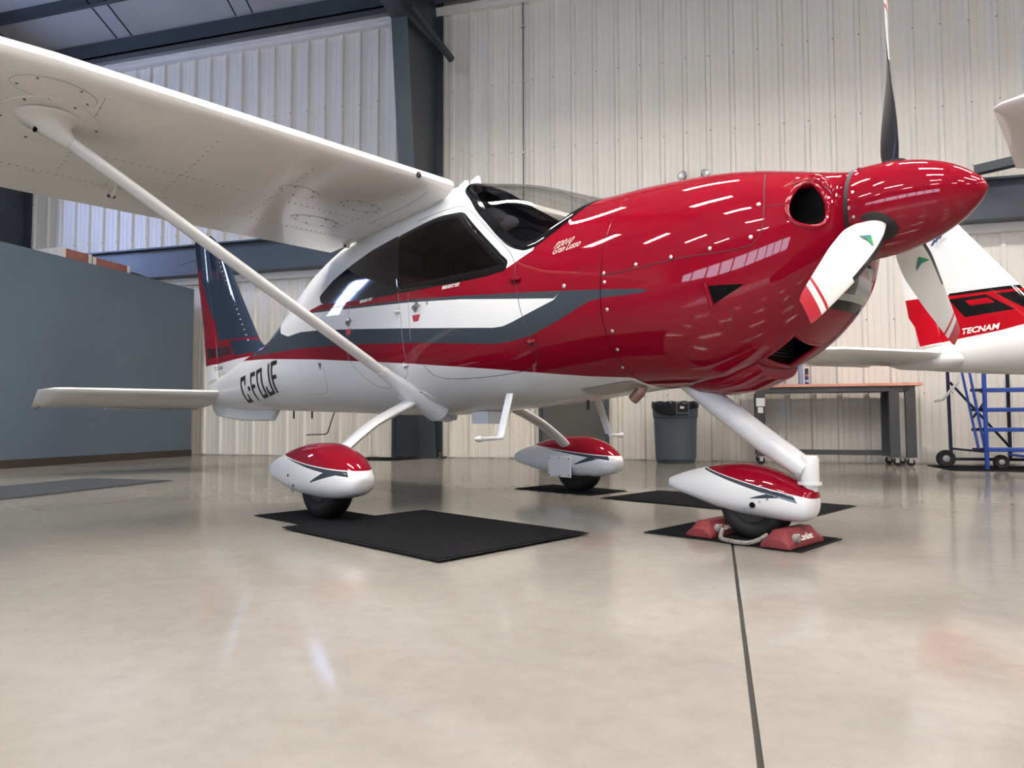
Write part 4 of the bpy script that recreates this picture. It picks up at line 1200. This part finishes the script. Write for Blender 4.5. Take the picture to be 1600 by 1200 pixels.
# --- tail
FINm = plane_mat('fin_paint', WHITE, [
    ([above((-4.74, 1.165), (-3.39, 1.19))], RED),
    ([above((-4.60, 1.44), (-3.1, 1.37)), fwd_of((-4.40, 1.50), (-5.10, 2.46))], (.022, .034, .06)),
    ([above((-4.2, 1.225), (-3.1, 1.225)), below((-4.2, 1.40), (-3.0, 1.35)), fwd_of((-3.80, 1.225), (-3.95, 1.40))], (.022, .034, .06)),
    ([above((-4.6, 1.25), (-3.9, 1.25)), below((-4.6, 1.36), (-3.9, 1.34)), fwd_of((-4.66, 1.25), (-4.70, 1.36)), aft_of((-3.87, 1.25), (-3.98, 1.36))], (.05, .012, .02)),
])
def tail_surface(name, edge, m_, parent, nv=14, nc=12, t=.11, flatend=False):
    """edge: list of (z, le, te)"""
    zs = [e[0] for e in edge]; fl_, ft_ = lin([(e[0], e[1]) for e in edge]), lin([(e[0], e[2]) for e in edge])
    rg = []
    for i in range(nv + 1):
        z = zs[0] + (zs[-1] - zs[0]) * i / nv; l, te = fl_(z), ft_(z); ch_ = l - te
        tt = t * (1 if i < nv else .35)
        cs = [.5 - .5 * math.cos(math.pi * k / nc) for k in range(nc + 1)]
        rg.append([Vector((l - ch_ * c, naca(c, 0, .4, tt)[0] * ch_, z)) for c in cs] + [Vector((l - ch_ * c, -naca(c, 0, .4, tt)[0] * ch_, z)) for c in reversed(cs[1:-1])])
    mb = MB(); mb.rings(rg); return mb.build(name, m_, parent, True, sharp=40)
fin = tail_surface('fin', [(1.05, -3.0, -4.40), (1.24, -3.13, -4.40), (1.36, -3.33, -4.43), (1.394, -3.36, -4.44), (1.802, -3.735, -4.55), (2.197, -4.085, -4.66), (2.458, -4.36, -4.74), (2.62, -4.55, -4.79), (2.67, -4.66, -4.81)], FINm, plane, 22)
tag(fin, 'dark blue-grey vertical fin')
rud = tail_surface('rudder', [(1.0, -4.36, -4.71), (1.18, -4.405, -4.74), (1.64, -4.51, -4.84), (2.193, -4.665, -5.03), (2.42, -4.73, -5.09), (2.45, -4.735, -5.11), (2.68, -4.80, -5.185), (2.71, -4.86, -5.16)], FINm, plane, 22, t=.10)
for k in range(18):
    f = k / 17; z = 1.36 + 1.0 * f; a = -3.36 - (z - 1.394) * .915 - .13
    MB().lathe([(.006, -.062 + .03 * f), (.006, .062 - .03 * f)], 8, 'y', (a, 0, z)).build('fin_rivet', steel_screw, fin)
letters('maker_lettering', 'TECNAM', 0, 0, .06, decal_black, fin, bold=.001, flat=lambda x, y: Vector((-4.30 + x, -.075, 1.09 + y)))
MB().tube([(-4.95, 0, 2.44), (-5.02, -.06, 2.43), (-5.2, -.16, 2.39)], .004, 6).build('static_wick', black_matte, rud)
# stabilator
def stab(sgn):
    le = lin([(0, -3.92), (1.5, -4.05), (1.60, -4.10), (1.66, -4.22), (1.69, -4.36)]); te = lin([(0, -4.72), (1.60, -4.74), (1.66, -4.72), (1.69, -4.66)])
    ys = frange(.08, 1.5, 10) + [1.56, 1.60, 1.64, 1.67, 1.69]; rg = []; nc = 14
    for y in ys:
        l, t_ = le(y), te(y); c_ = l - t_; k_ = .12 if y < 1.6 else .12 * max(.15, (1.70 - y) / .1)
        cs = [.5 - .5 * math.cos(math.pi * k / nc) for k in range(nc + 1)]
        def P(c, s): return Vector((l - c_ * c, sgn * y, .845 - .165 * c + s * naca(c, 0, .4, k_)[0] * c_))
        rg.append([P(c, 1) for c in cs] + [P(c, -1) for c in reversed(cs[1:-1])])
    o = MB().rings(rg).build('stabilator', wing_paint, plane, True, sharp=40)
    tb = MB(); tb.bar((-4.755, sgn * .12, .672), (-4.755, sgn * 1.02, .672), .10, .012); tb.build('trim_tab', wing_paint, o)
    MB().tube([(-4.69, sgn * .10, .676), (-4.69, sgn * 1.02, .676)], .003, 5).build('tab_hinge', seam_mat, o)
    MB().tube([(-4.66, sgn * 1.62, .69), (-4.78, sgn * 1.63, .655)], .004, 6).build('static_wick', black_matte, o)
    MB().tube([(-3.98, sgn * .10, .80), (-4.15, sgn * .115, .80)], .016, 8).build('torque_tube', black_matte, o)
    return o
tag(stab(-1), 'white stabilator half on the near side'); tag(stab(1), 'white stabilator half on the far side')
# tail bumper keel
kb = MB()
kpoly = [(-4.46, .74), (-4.42, .655), (-4.34, .605), (-4.2, .582), (-3.76, .548), (-3.66, .542), (-2.98, .54), (-2.86, .66)]
kb.prism(kpoly, -.035, .035, 'y'); bevel(kb.build('ventral_keel', white_paint, plane), .02, 3)
# antennas, steps, small belly fittings
def fin_antenna(a, y, z, l1, l2, h, th=.012, name='blade_antenna', m_=white_paint):
    mb = MB(); mb.prism([(a, z), (a + l1, z), (a + l1 * .5 + l2 * .5 + .02, z - h * .75), (a + l1 * .45 + l2 * .3, z - h), (a + l1 * .25, z - h * .8)], y - th, y + th, 'y'); return bevel(mb.build(name, m_, plane), .006)
fin_antenna(-.57, 0.05, .59, .34, .28, .06, name='blade_antenna')
MB().box(.12, .28, -.11, .03, .52, .60).build('transponder_box', white_paint, plane)
for sgn in (-1, 1):
    e = empty('boarding_step'); e.parent = plane
    l = MB(); rg = []
    for p0 in (Vector((.755, sgn * .37, .69)), Vector((.775, sgn * .46, .455))):
        rg.append([p0 + Vector((.028 * math.cos(t), .012 * math.sin(t), .0)) for t in [2 * math.pi * k / 14 for k in range(14)]])
    l.rings(rg); l.build('step_arm', white_paint, e, True)
    ta = MB(); ta.tube([(.79, sgn * .455, .452), (.765, sgn * .475, .448), (.76, sgn * .585, .445)], .011, 10); ta.build('step_bar', white_paint, e, True)
    MB().lathe([(.004, -.03), (.016, -.01), (.018, .01), (.004, .03)], 12, 'y', (.76, sgn * .60, .445)).build('step_tip', white_paint, e, True)
MB().tube([(-1.80, 0, .63), (-1.92, 0, .44), (-1.95, 0, .425), (-2.30, 0, .415)], .005, 6).build('wire_antenna', black_matte, plane, True)
for a in (-2.55, -2.2, 1.0):
    MB().lathe([(.008, .56 if a < 0 else .60), (.008, .66)], 8, 'z', (a, 0, 0)).build('drain_tube', black_matte, plane)
# small white antennas on the cabin roof
for a in (.0, -.12):
    MB().prism([(a, 2.06), (a + .09, 2.06), (a + .06, 2.17), (a - .01, 2.15)], -.012, .012, 'y').build('roof_antenna', white_paint, plane)

# ================================================================== OTHER AIRCRAFT
# tail of a second aircraft at the right edge
h2 = math.atan2(-.808, .589)
tail = tag(empty('parked_aircraft', (1.70, 6.86, 0), h2), 'white aircraft with a red band at the right edge, tail towards the viewer', 'aircraft')
band_hi = ((-.10, 1.585), (1.0, 1.535)); band_lo = ((0.0, 1.165), (1.0, 1.24))
red2 = (.40, .004, .012)
fin2_m = plane_mat('parked_fin_paint', WHITE, [
    ([below(*band_hi), above(*band_lo)], red2),
    ([below((-.1, 1.595), (1.0, 1.545)), above((-.1, 1.578), (1.0, 1.515)), fwd_of((.30, 1), (.30, 2))], (.008, .008, .009)),
    ([below((.3, 1.528), (1.2, 1.495)), above((.3, 1.36), (1.2, 1.37)), fwd_of((.44, 1.36), (.30, 1.52)), aft_of((.86, 1.36), (.62, 1.52))], (.008, .008, .009)),
    ([below((.3, 1.50), (1.2, 1.47)), above((.44, 1.45), (.8, 1.44)), fwd_of((.50, 1.44), (.43, 1.51)), aft_of((.70, 1.44), (.62, 1.51))], red2),
    ([below((.3, 1.528), (1.4, 1.48)), above((.3, 1.36), (1.2, 1.37)), fwd_of((.93, 1.36), (.69, 1.52))], (.008, .008, .009)),
], rough=.3)
f2 = tail_surface('fin', [(1.10, 1.24, .22), (1.51, .90, .14), (2.17, .36, .02), (2.36, .205, -.02), (2.40, .15, -.03)], fin2_m, tail, 14, t=.09)
r2 = tail_surface('rudder', [(1.165, .21, 0.0), (1.40, .155, -.06), (1.405, .155, -.10), (1.82, .07, -.17), (2.03, .03, -.21), (2.36, -.03, -.29), (2.40, -.04, -.27)], fin2_m, tail, 14, t=.09)
T2 = [(-.12, 1.10, 1.0, .02), (.05, 1.135, .955, .06), (.3, 1.165, .925, .11), (.6, 1.20, .895, .17), (.95, 1.25, .865, .235), (1.5, 1.33, .82, .32), (2.2, 1.43, .77, .42), (3.0, 1.55, .72, .50), (3.6, 1.62, .70, .54)]
rg = []
for a_, zt_, zb_, w_ in T2:
    zc = (zt_ + zb_) / 2; rg.append([Vector((a_, w_ * math.copysign(abs(math.cos(t)) ** .85, math.cos(t)), zc + (zt_ - zb_) / 2 * math.copysign(abs(math.sin(t)) ** .9, math.sin(t)))) for t in [2 * math.pi * k / 40 for k in range(40)]])
body2_m = plane_mat('parked_body_paint', WHITE, [([above((0, 1.165), (1.0, 1.24))], red2), ([above((.9, 1.30), (3, 1.45)), fwd_of((1.0, 1), (1.0, 2))], (.008, .008, .009))], rough=.3)
body2 = MB().rings(rg).build('fuselage', body2_m, tail, True, sharp=50)
def stab2(sgn):
    le = lin([(0, .37), (1.18, .365), (1.30, .30), (1.42, .14), (1.50, -.05)]); te = lin([(0, -.30), (1.42, -.32), (1.50, -.25)]); rg = []
    for y in [.05] + frange(.2, 1.18, 6) + [1.24, 1.30, 1.36, 1.42, 1.46, 1.50]:
        l_, t_ = le(y), te(y); c_ = l_ - t_; cs = [.5 - .5 * math.cos(math.pi * k / 12) for k in range(13)]; k_ = .12 if y < 1.4 else .08
        def P(c, s_): return Vector((l_ - c_ * c, sgn * y, 1.075 - .06 * c + s_ * naca(c, 0, .4, k_)[0] * c_))
        rg.append([P(c, 1) for c in cs] + [P(c, -1) for c in reversed(cs[1:-1])])
    o = MB().rings(rg).build('stabilator', wing_paint, tail, True, sharp=40)
    MB().bar((-.33, sgn * .25, 1.012), (-.33, sgn * .95, 1.012), .08, .01).build('trim_tab', wing_paint, o)
    return o
stab2(-1); stab2(1)
ff = MB(); ff.rings([[Vector((a_, -.07 - w_ + 1.0 * w_ * math.cos(t), 1.02 + h_ * math.sin(t))) for t in [2 * math.pi * k / 16 for k in range(16)]] for a_, w_, h_ in ((-.25, .01, .012), (-.1, .05, .05), (.15, .085, .075), (.40, .075, .07), (.55, .03, .03))])
ff.build('root_fairing', white_paint, tail, True)
MB().tube([(.42, -.10, .90), (.42, -.10, .84), (.28, -.10, .70), (.21, -.10, .69)], .012, 8).build('tail_skid', white_paint, tail, True)
letters('maker_lettering', 'TECNAM', 0, 0, .062, decal_white, f2, shear=.25, bold=.002, width=.31, flat=lambda x, y: Vector((.43 + x, -.062, 1.222 + y + x * .03)))
lg2 = MB()
def chev(u, v):
    lg2.add([(.19 + u, -.05, 2.035 + v), (.24 + u, -.05, 2.075 + v), (.29 + u, -.05, 2.035 + v), (.27 + u, -.05, 2.022 + v), (.24 + u, -.05, 2.05 + v), (.21 + u, -.05, 2.022 + v)], [(0, 1, 4, 5), (1, 2, 3, 4)])
for k in range(3):
    e0 = .035 * k
    lg2.add([(.17 + e0, -.047, 2.00 + e0 * .6), (.20 + e0, -.047, 2.045 + e0 * .6), (.225 + e0, -.047, 2.045 + e0 * .6), (.195 + e0, -.047, 2.00 + e0 * .6)], [(0, 1, 2, 3)])
tag(lg2.build('tail_emblem', decal_navy, f2), 'small navy arrow emblem')

# third aircraft whose wing tip reaches into the picture from the right
h3 = math.atan2(-.89, -.45)
third = tag(empty('parked_aircraft', (6.02, 1.634, 0), h3), 'white wing tip of another parked aircraft reaching in at the upper right', 'aircraft')
keep = {'fuselage', 'engine_cowling', 'wing', 'flap', 'aileron', 'fin', 'rudder', 'stabilator', 'spinner', 'propeller_blade', 'windscreen', 'door_window', 'rear_window', 'wheel', 'main_gear', 'nose_gear', 'wing_strut'}
for ch in list(plane.children):
    if ch.name.split('.')[0] in keep:
        c = ch.copy(); col.objects.link(c); c.parent = third
        if ch.name.split('.')[0] in ('wheel', 'main_gear', 'nose_gear', 'wing_strut'):
            for g_ in ch.children:
                d_ = g_.copy(); col.objects.link(d_); d_.parent = c
        if 'label' in c: del c['label']

# ================================================================== MATS, CHOCKS
mat_rubber = noise_mat('mat_fibre', (.006, .006, .007), (.016, .016, .019), 160, (.9, 1), bump=.4, bscale=420, spec=.05)
mat_edge = mat('mat_rubber_edge', (.008, .008, .008), .7, spec=.15)
def floor_mat(corners, label, z=.0, h=.008):
    cx = sum(c[0] for c in corners) / 4; cy = sum(c[1] for c in corners) / 4
    e = tag(empty('floor_mat', (cx, cy, z)), label, 'mat', 'black floor mats')
    P = [Vector((c[0] - cx, c[1] - cy)) for c in corners]
    MB().prism([tuple(p) for p in P], .0005, h * .6, 'z').build('rubber_border', mat_edge, e)
    Q = [p * (1 - .018 / p.length) for p in P]
    MB().prism([tuple(p) for p in Q], h * .6, h, 'z').build('carpet', mat_rubber, e)
    return e
U = Vector((.879, -.476)); V = Vector((.476, .879))
def quad(p, u, v):
    p = Vector(p); return [tuple(p), tuple(p + U * u), tuple(p + U * u + V * v), tuple(p + V * v)]
floor_mat([(-2.10, 3.14), (-1.02, 2.55), (-.59, 3.36), (-1.68, 3.95)], 'largest black floor mat in front of the near main wheel', z=.008)
floor_mat(quad((-2.55, 3.54), .80, .46), 'black floor mat under the near main wheel')
floor_mat(quad((-1.54, 5.44), .76, .45), 'black floor mat under the far main wheel')
floor_mat(quad((-.78, 4.93), 1.44, .72), 'black floor mat beyond the nose wheel')
floor_mat(quad((-.345, 3.50), .76, .45), 'black floor mat under the nose wheel and chocks')
floor_mat([(-4.75, 8.80), (-4.15, 8.80), (-4.0, 9.45), (-4.9, 9.45)], 'black floor mat before the slate door')
floor_mat([(2.35, 8.45), (4.0, 8.45), (4.0, 9.35), (2.35, 9.35)], 'black floor mat under the blue rolling ladder')
rm = tag(empty('drain_mat', (-5.22, 3.9, 0)), 'dark ribbed runner mat on the floor by the slate-blue partition', 'mat')
MB().box(-.48, .48, -1.9, 1.5, .0005, .006).build('backing', mat('runner_base', (.045, .048, .055), .6), rm)
rb_m = mat('runner_rib', (.075, .08, .092), .5)
rbm = bpy.data.meshes.new('rib'); tmp_ = MB().bar((-.46, 0, .0085), (.46, 0, .0085), .022, .006)
rbm.from_pydata([tuple(v) for v in tmp_.v], [], tmp_.f); rbm.materials.append(rb_m)
for k in range(72):
    o = link(bpy.data.objects.new('rib', rbm), rm); o.location = (0, -1.87 + k * .0466, 0)

chock_m = noise_mat('chock_paint', (.13, .010, .013), (.20, .024, .028), 18, (.5, .7))
chock_edge = mat('chock_worn', (.42, .14, .13), .6)
rope_m = noise_mat('rope_fibre', (.20, .18, .16), (.34, .31, .28), 60, (.8, .95), bump=.5)
def chock(a, b, label, txt=True):
    W_ = plane.matrix_world
    loc = Vector((OX, OY, 0)) + Vector((math.cos(HEAD) * a - math.sin(HEAD) * b, math.sin(HEAD) * a + math.cos(HEAD) * b, .008))
    e = tag(empty('wheel_chock', loc, HEAD), label, 'chock', 'red wheel chocks at the nose wheel')
    hl = .165; rg = []
    for y, s_, h_ in ((-hl, .45, .55), (-hl + .045, 1, 1), (hl - .045, 1, 1), (hl, .45, .55)):
        rg.append([Vector((-.066, y, 0)), Vector((.066, y, 0)), Vector((.064, y, .028 * h_)), Vector((.026, y, .072 * h_)), Vector((-.026, y, .072 * h_)), Vector((-.064, y, .028 * h_))])
    bevel(MB().rings(rg).build('block', chock_m, e), .005)
    kn = MB().lathe([(.006, .0), (.018, .004), (.022, .016), (.016, .028), (.004, .032)], 10, 'x', (.045, -hl + .07, .04)); kn.build('rope_knot', rope_m, e, True)
    letters('maker_lettering', 'Cavalier', 0, 0, .042, decal_white, e, bold=.0006, width=.13, flat=lambda x, y: Vector((.0645 - y * .66, -hl + .10 + x, .028 + y * .78)) + Vector((.0022, 0, .002)))
    sm = MB()
    for k in range(8): sm.box(.0652, .0668, -hl + .115 + k * .014, -hl + .123 + k * .014, .014, .021)
    return e
ck1 = chock(1.808, -.02, 'red wheel chock behind the nose wheel, half hidden by the tyre')
ck2 = chock(2.185, -.045, 'red wheel chock in front of the nose wheel with white lettering')
rp = [ (1.893, -.12, .050), (1.912, -.165, .03), (1.93, -.19, .017), (2.0, -.215, .016), (2.06, -.20, .016), (2.095, -.165, .03), (2.112, -.13, .048)]
def AW(a, b, z): return Vector((OX + math.cos(HEAD) * a - math.sin(HEAD) * b, OY + math.sin(HEAD) * a + math.cos(HEAD) * b, z))
path = [AW(*q) for q in smooth_open(rp, 10)]
rope = tag(empty('chock_rope', AW(2.0, -.215, .009)), 'grey twisted rope tying the two red chocks together', 'rope')
base_ = rope.location.copy()
for st_ in range(3):
    pts = []
    for i, q in enumerate(path):
        d = (path[min(i + 1, len(path) - 1)] - path[max(i - 1, 0)]).normalized(); u = d.cross(Vector((0, 0, 1))).normalized(); v = u.cross(d)
        t = i * 1.0 + 2 * math.pi * st_ / 3; pts.append(q + (u * math.cos(t) + v * math.sin(t)) * .0045 - base_)
    MB().tube(pts, .0058, 6).build('strand', rope_m, rope, True)

# ================================================================== THINGS ALONG THE WALL
# grey rubbish bin
bn = tag(empty('rubbish_bin', (-.50, 9.22, 0)), 'grey-blue round plastic rubbish bin with a black liner against the back wall', 'bin')
bin_m = noise_mat('bin_plastic', (.060, .078, .098), (.072, .092, .115), 5, (.45, .6))
MB().lathe([(.228, 0), (.238, .015), (.262, .55), (.264, .565), (.276, .57), (.278, .58), (.282, .74), (.288, .75), (.288, .762), (.275, .762), (.27, .70), (.25, .05), (.01, .03)], 40, 'z').build('body', bin_m, bn, True, sharp=35)
for s_, ang in ((0, -70), (1, 110)):
    t = R(ang); d = Vector((math.cos(t), math.sin(t), 0)); u = Vector((-d.y, d.x, 0))
    h = MB(); h.tube([d * .283 - u * .075 + Vector((0, 0, .60)), d * .305 - u * .075 + Vector((0, 0, .62)), d * .305 - u * .07 + Vector((0, 0, .745)), d * .283 - u * .07 + Vector((0, 0, .75))], .010, 8)
    h.tube([d * .305 - u * .075 + Vector((0, 0, .62)), d * .308 + Vector((0, 0, .615)), d * .305 + u * .075 + Vector((0, 0, .62))], .011, 8)
    h.tube([d * .283 + u * .075 + Vector((0, 0, .60)), d * .305 + u * .075 + Vector((0, 0, .62)), d * .305 + u * .07 + Vector((0, 0, .745)), d * .283 + u * .07 + Vector((0, 0, .75))], .010, 8)
    ho = h.build('handle', bin_m, bn, True); ho['kind'] = 'thing'; del ho['kind']
    pl = MB(); pl.bar(d * .2845 - u * .06 + Vector((0, 0, .68)), d * .2845 + u * .06 + Vector((0, 0, .68)), .006, .11); pl.build('handle_pocket', black_matte, bn)
    st = MB(); st.bar(d * .289 - u * .025 + Vector((0, 0, .69)), d * .289 + u * .025 + Vector((0, 0, .69)), .004, .03); st.build('sticker', decal_white, bn)
lin_v = []; n_ = 48
rgs = []
for j, (r_, z_) in enumerate(((.262, .66), (.278, .768), (.292, .765), (.293, .72), (.290, .64))):
    rgs.append([Vector(((r_ + .004 * math.sin(9 * t + j)) * math.cos(t), (r_ + .004 * math.sin(7 * t)) * math.sin(t), z_ + (.05 * math.sin(2.2 * t + 1) * (1 if j == 4 else 0)) + .006 * math.sin(11 * t + j))) for t in [2 * math.pi * k / n_ for k in range(n_)]])
MB().rings(rgs, caps=False).build('bin_liner', mat('bin_liner', (.008, .008, .009), .3), bn, True, sharp=80)

# workbench
wb = tag(empty('workbench', (1.335, 9.30, 0)), 'steel workbench on castors with a thin orange-pink top, against the back wall', 'workbench')
bench_top = noise_mat('bench_top', (.62, .27, .19), (.70, .33, .24), 4, (.4, .5))
bench_st = noise_mat('bench_steel', (.040, .042, .045), (.055, .057, .06), 5, (.4, .55))
bevel(MB().box(-.935, .935, -.21, .28, .925, .960).build('worktop', bench_top, wb), .004)
MB().box(-.86, .86, -.19, .26, .865, .923).build('apron', bench_st, wb)
for x_ in (-.82, .64, .81):
    for y_ in (-.16, .24):
        if x_ == .81 and y_ > 0: continue
        MB().box(x_ - .052, x_ + .052, y_ - .03, y_ + .03, .10, .865).build('leg', bench_st, wb)
MB().box(.735, .80, -.20, -.13, .87, .962).build('corner_bracket', black_matte, wb)
MB().box(-.80, .70, .02, .06, .115, .175).build('stretcher', bench_st, wb)
MB().box(-.87, -.77, -.195, -.19, .70, .80).build('price_tag', decal_white, wb)
MB().box(-.85, -.79, -.195, -.19, .62, .69).build('price_tag', decal_white, wb)
for x_ in (-.82, .66, .80):
    for y_ in (-.16, .24):
        e_ = empty('castor'); e_.parent = wb
        MB().lathe([(.01, -.016), (.043, -.014), (.045, 0), (.043, .014), (.01, .016)], 20, 'y', (x_, y_, .0455)).build('castor_wheel', rubber, e_, True)
        f = MB(); f.box(x_ - .02, x_ + .02, y_ - .026, y_ - .02, .04, .1); f.box(x_ - .02, x_ + .02, y_ + .02, y_ + .026, .04, .1); f.box(x_ - .025, x_ + .025, y_ - .026, y_ + .026, .095, .103); f.build('castor_fork', steel_screw, e_)
ro = tag(empty('paper_roll', (.995, 9.30, .9605)), 'pale blue upright roll standing on the orange workbench top', 'roll')
MB().lathe([(.029, 0), (.03, .003), (.03, .272), (.028, .276), (.012, .276), (.012, .25)], 24, 'z').build('paper', mat('paper_blue', (.30, .33, .50), .7), ro, True, sharp=40)
MB().lathe([(.0115, .0), (.0115, .27)], 16, 'z').build('core', mat('cardboard', (.35, .26, .17), .8), ro)
bo = tag(empty('spray_bottle', (1.063, 9.29, .9605)), 'small dark blue and black spray can beside the pale blue roll', 'bottle')
MB().lathe([(.022, 0), (.023, .004), (.023, .145), (.018, .16)], 20, 'z').build('can', mat('can_blue', (.03, .05, .16), .3, .3), bo, True, sharp=40)
MB().lathe([(.0235, .03), (.0235, .06)], 20, 'z', caps=False).build('label_band', mat('can_pale', (.45, .5, .6), .4), bo, True)
MB().lathe([(.0235, .10), (.0235, .125)], 20, 'z', caps=False).build('label_band', mat('can_orange', (.6, .2, .1), .4), bo, True)
MB().lathe([(.019, .158), (.020, .162), (.020, .195), (.018, .198)], 20, 'z').build('cap', black_matte, bo, True, sharp=40)

# blue rolling ladder
ld = tag(empty('rolling_ladder', (3.0, 8.85, 0)), 'blue steel rolling ladder on black wheels at the right edge', 'ladder')
blue = noise_mat('ladder_blue', (.012, .045, .26), (.016, .055, .31), 6, (.3, .45))
navy = mat('ladder_navy', (.006, .010, .035), .35)
def bar_(name, p, q, r_, m_): return MB().tube([p, q], r_, 10).build(name, m_, ld, True)
bar_('post', (-.24, -.15, 0), (-.245, -.15, 1.9), .022, blue)
bar_('post', (.95, -.15, 0), (.945, -.15, 1.9), .022, blue)
bar_('rear_post', (-.50, .12, .10), (-.52, .12, 1.9), .018, navy)
bar_('rear_post', (.13, .30, .10), (.13, .30, 1.9), .020, navy)
bar_('guide_rail', (-.30, -.10, .22), (-.45, -.10, 1.15), .013, blue)
bar_('guide_rail', (-.25, -.13, .22), (-.385, -.13, 1.15), .014, blue)
bar_('brace', (-.49, .12, .95), (.15, .25, .18), .014, navy)
bar_('brace', (-.33, -.05, .55), (-.23, -.10, .72), .012, navy)
for k in range(6):
    z_ = .215 + k * .212
    t_ = MB(); t_.box(-.24, .95, -.19 + k * .02, -.02 + k * .02, z_ - .022, z_ + .022); bevel(t_.build('tread', blue, ld), .006)
    MB().box(-.36 + .0, -.24, -.11, -.09, z_ - .016, z_ + .016).build('tread_bracket', navy, ld)
bar_('base_bar', (-.50, .12, .215), (-.24, -.12, .19), .012, navy)
bar_('base_bar', (-.52, .10, .10), (.9, .10, .10), .016, navy)
bar_('locking_pedal', (-.05, -.16, .17), (.5, -.16, .09), .013, blue)
for x_, y_, r_ in ((-.56, .10, .095), (-.10, -.12, .075), (.85, -.12, .075), (.85, .2, .095)):
    e_ = empty('ladder_wheel'); e_.parent = ld
    MB().lathe([(r_ * .4, -.022), (r_ * .9, -.026), (r_, -.012), (r_, .012), (r_ * .9, .026), (r_ * .4, .022)], 26, 'y', (x_, y_, r_ + .009)).build('tyre', rubber, e_, True, sharp=50)
    MB().lathe([(.012, -.028), (r_ * .38, -.024), (r_ * .38, .024), (.012, .028)], 18, 'y', (x_, y_, r_ + .009)).build('hub', mat('hub_grey', (.35, .35, .36), .35, .5), e_, True, sharp=40)

# emergency light on the wall
em = tag(empty('emergency_light', (-.235, D - .035, 3.53)), 'white twin-head emergency light on the back wall above the cowling', 'light')
bevel(MB().box(-.175, .175, -.09, 0, 0, .155).build('battery_box', mat('abs_white', (.72, .71, .69), .4), em), .012)
for s_ in (-1, 1):
    e_ = empty('lamp_head'); e_.parent = em; e_.location = (s_ * .14, -.06, .235); e_.rotation_euler = (R(-20), 0, R(25 * s_))
    MB().lathe([(.02, .05), (.045, .03), (.062, -.02), (.066, -.03), (.060, -.032)], 24, 'y', caps=False).build('lamp_shell', mat('lamp_shell', (.25, .25, .25), .35), e_, True)
    MB().lathe([(.058, -.026), (.03, .0), (.008, .012)], 24, 'y', caps=False).build('reflector', mat('lamp_bowl', (.72, .72, .70), .25, .5), e_, True)
    MB().lathe([(.016, -.01), (.016, -.08)], 10, 'z', (0, 0, 0)).build('swivel', mat('abs_white', (.72, .71, .69), .4), e_)
# conduit on the wall
cd = tag(empty('wall_conduit', (-2.585, D - .03, 2.9)), 'thin dark conduit running up the wall panels', 'conduit')
MB().tube([(0, 0, 0), (0, 0, 3.7)], .009, 8).build('pipe', mat('conduit_metal', (.16, .15, .15), .4, .5), cd, True)
for z_ in (.7, 1.45, 2.5, 3.3): MB().box(-.022, .022, -.014, .02, z_ - .012, z_ + .012).build('clamp', steel_screw, cd)
# door stop bottle by the column
bk = tag(empty('door_stop', (-3.80, 9.50, 0)), 'small black weight on the floor beside the steel column', 'door stop')
MB().lathe([(.05, 0), (.055, .02), (.045, .06), (.02, .09), (.015, .11), (.022, .13), (.01, .14)], 14, 'z').build('weight', black_matte, bk, True)

# timber boxes lying on the mezzanine edge
bx_m = noise_mat('box_red', (.16, .055, .045), (.24, .09, .075), 9, (.7, .85))
bx_w = noise_mat('box_pale', (.42, .40, .38), (.55, .53, .50), 12, (.7, .85))
def long_box(y0, y1, z0, z1, x0, x1, label):
    e = tag(empty('long_carton', ((x0 + x1) / 2, (y0 + y1) / 2, z0)), label, 'box')
    w, l, h = (x1 - x0) / 2, (y1 - y0) / 2, z1 - z0
    MB().box(-w, w, -l + .05, l - .05, 0, h).build('body', bx_m, e)
    for s_ in (-1, 1): MB().box(-w - .003, w + .003, s_ * (l - .025) - .025, s_ * (l - .025) + .025, -.0, h + .003).build('end_cap', bx_w, e)
long_box(6.98, 7.42, 2.612, 2.735, -8.35, -7.90, 'dusty red carton with pale ends on the partition top, nearer the viewer')
long_box(7.44, 8.06, 2.612, 2.715, -8.35, -7.90, 'longer dusty red carton with pale ends on the partition top, nearer the back wall')
pt = tag(empty('panel_stack', (-8.75, 7.1, 2.6)), 'pale flat panel lying behind the red cartons on the partition', 'panel')
MB().box(-.38, .38, -.6, .35, .0, .07).build('board', bx_w, pt); MB().box(-.40, .36, -.58, .37, .072, .14).build('board', bx_w, pt)
bb = tag(empty('cover_sheet', (-8.1, 8.40, 2.612)), 'low black bundle on the partition top next to the red cartons', 'bundle')
rg = []
for i in range(9):
    y_ = -.28 + .56 * i / 8; h_ = .07 * (1 - abs(i - 2) / 7) + .01; rg.append([Vector((.16 * math.cos(t), y_, max(0, h_ * math.sin(t)))) for t in [math.pi * k / 12 for k in range(13)]])
MB().rings(rg).build('sheet', black_matte, bb, True)
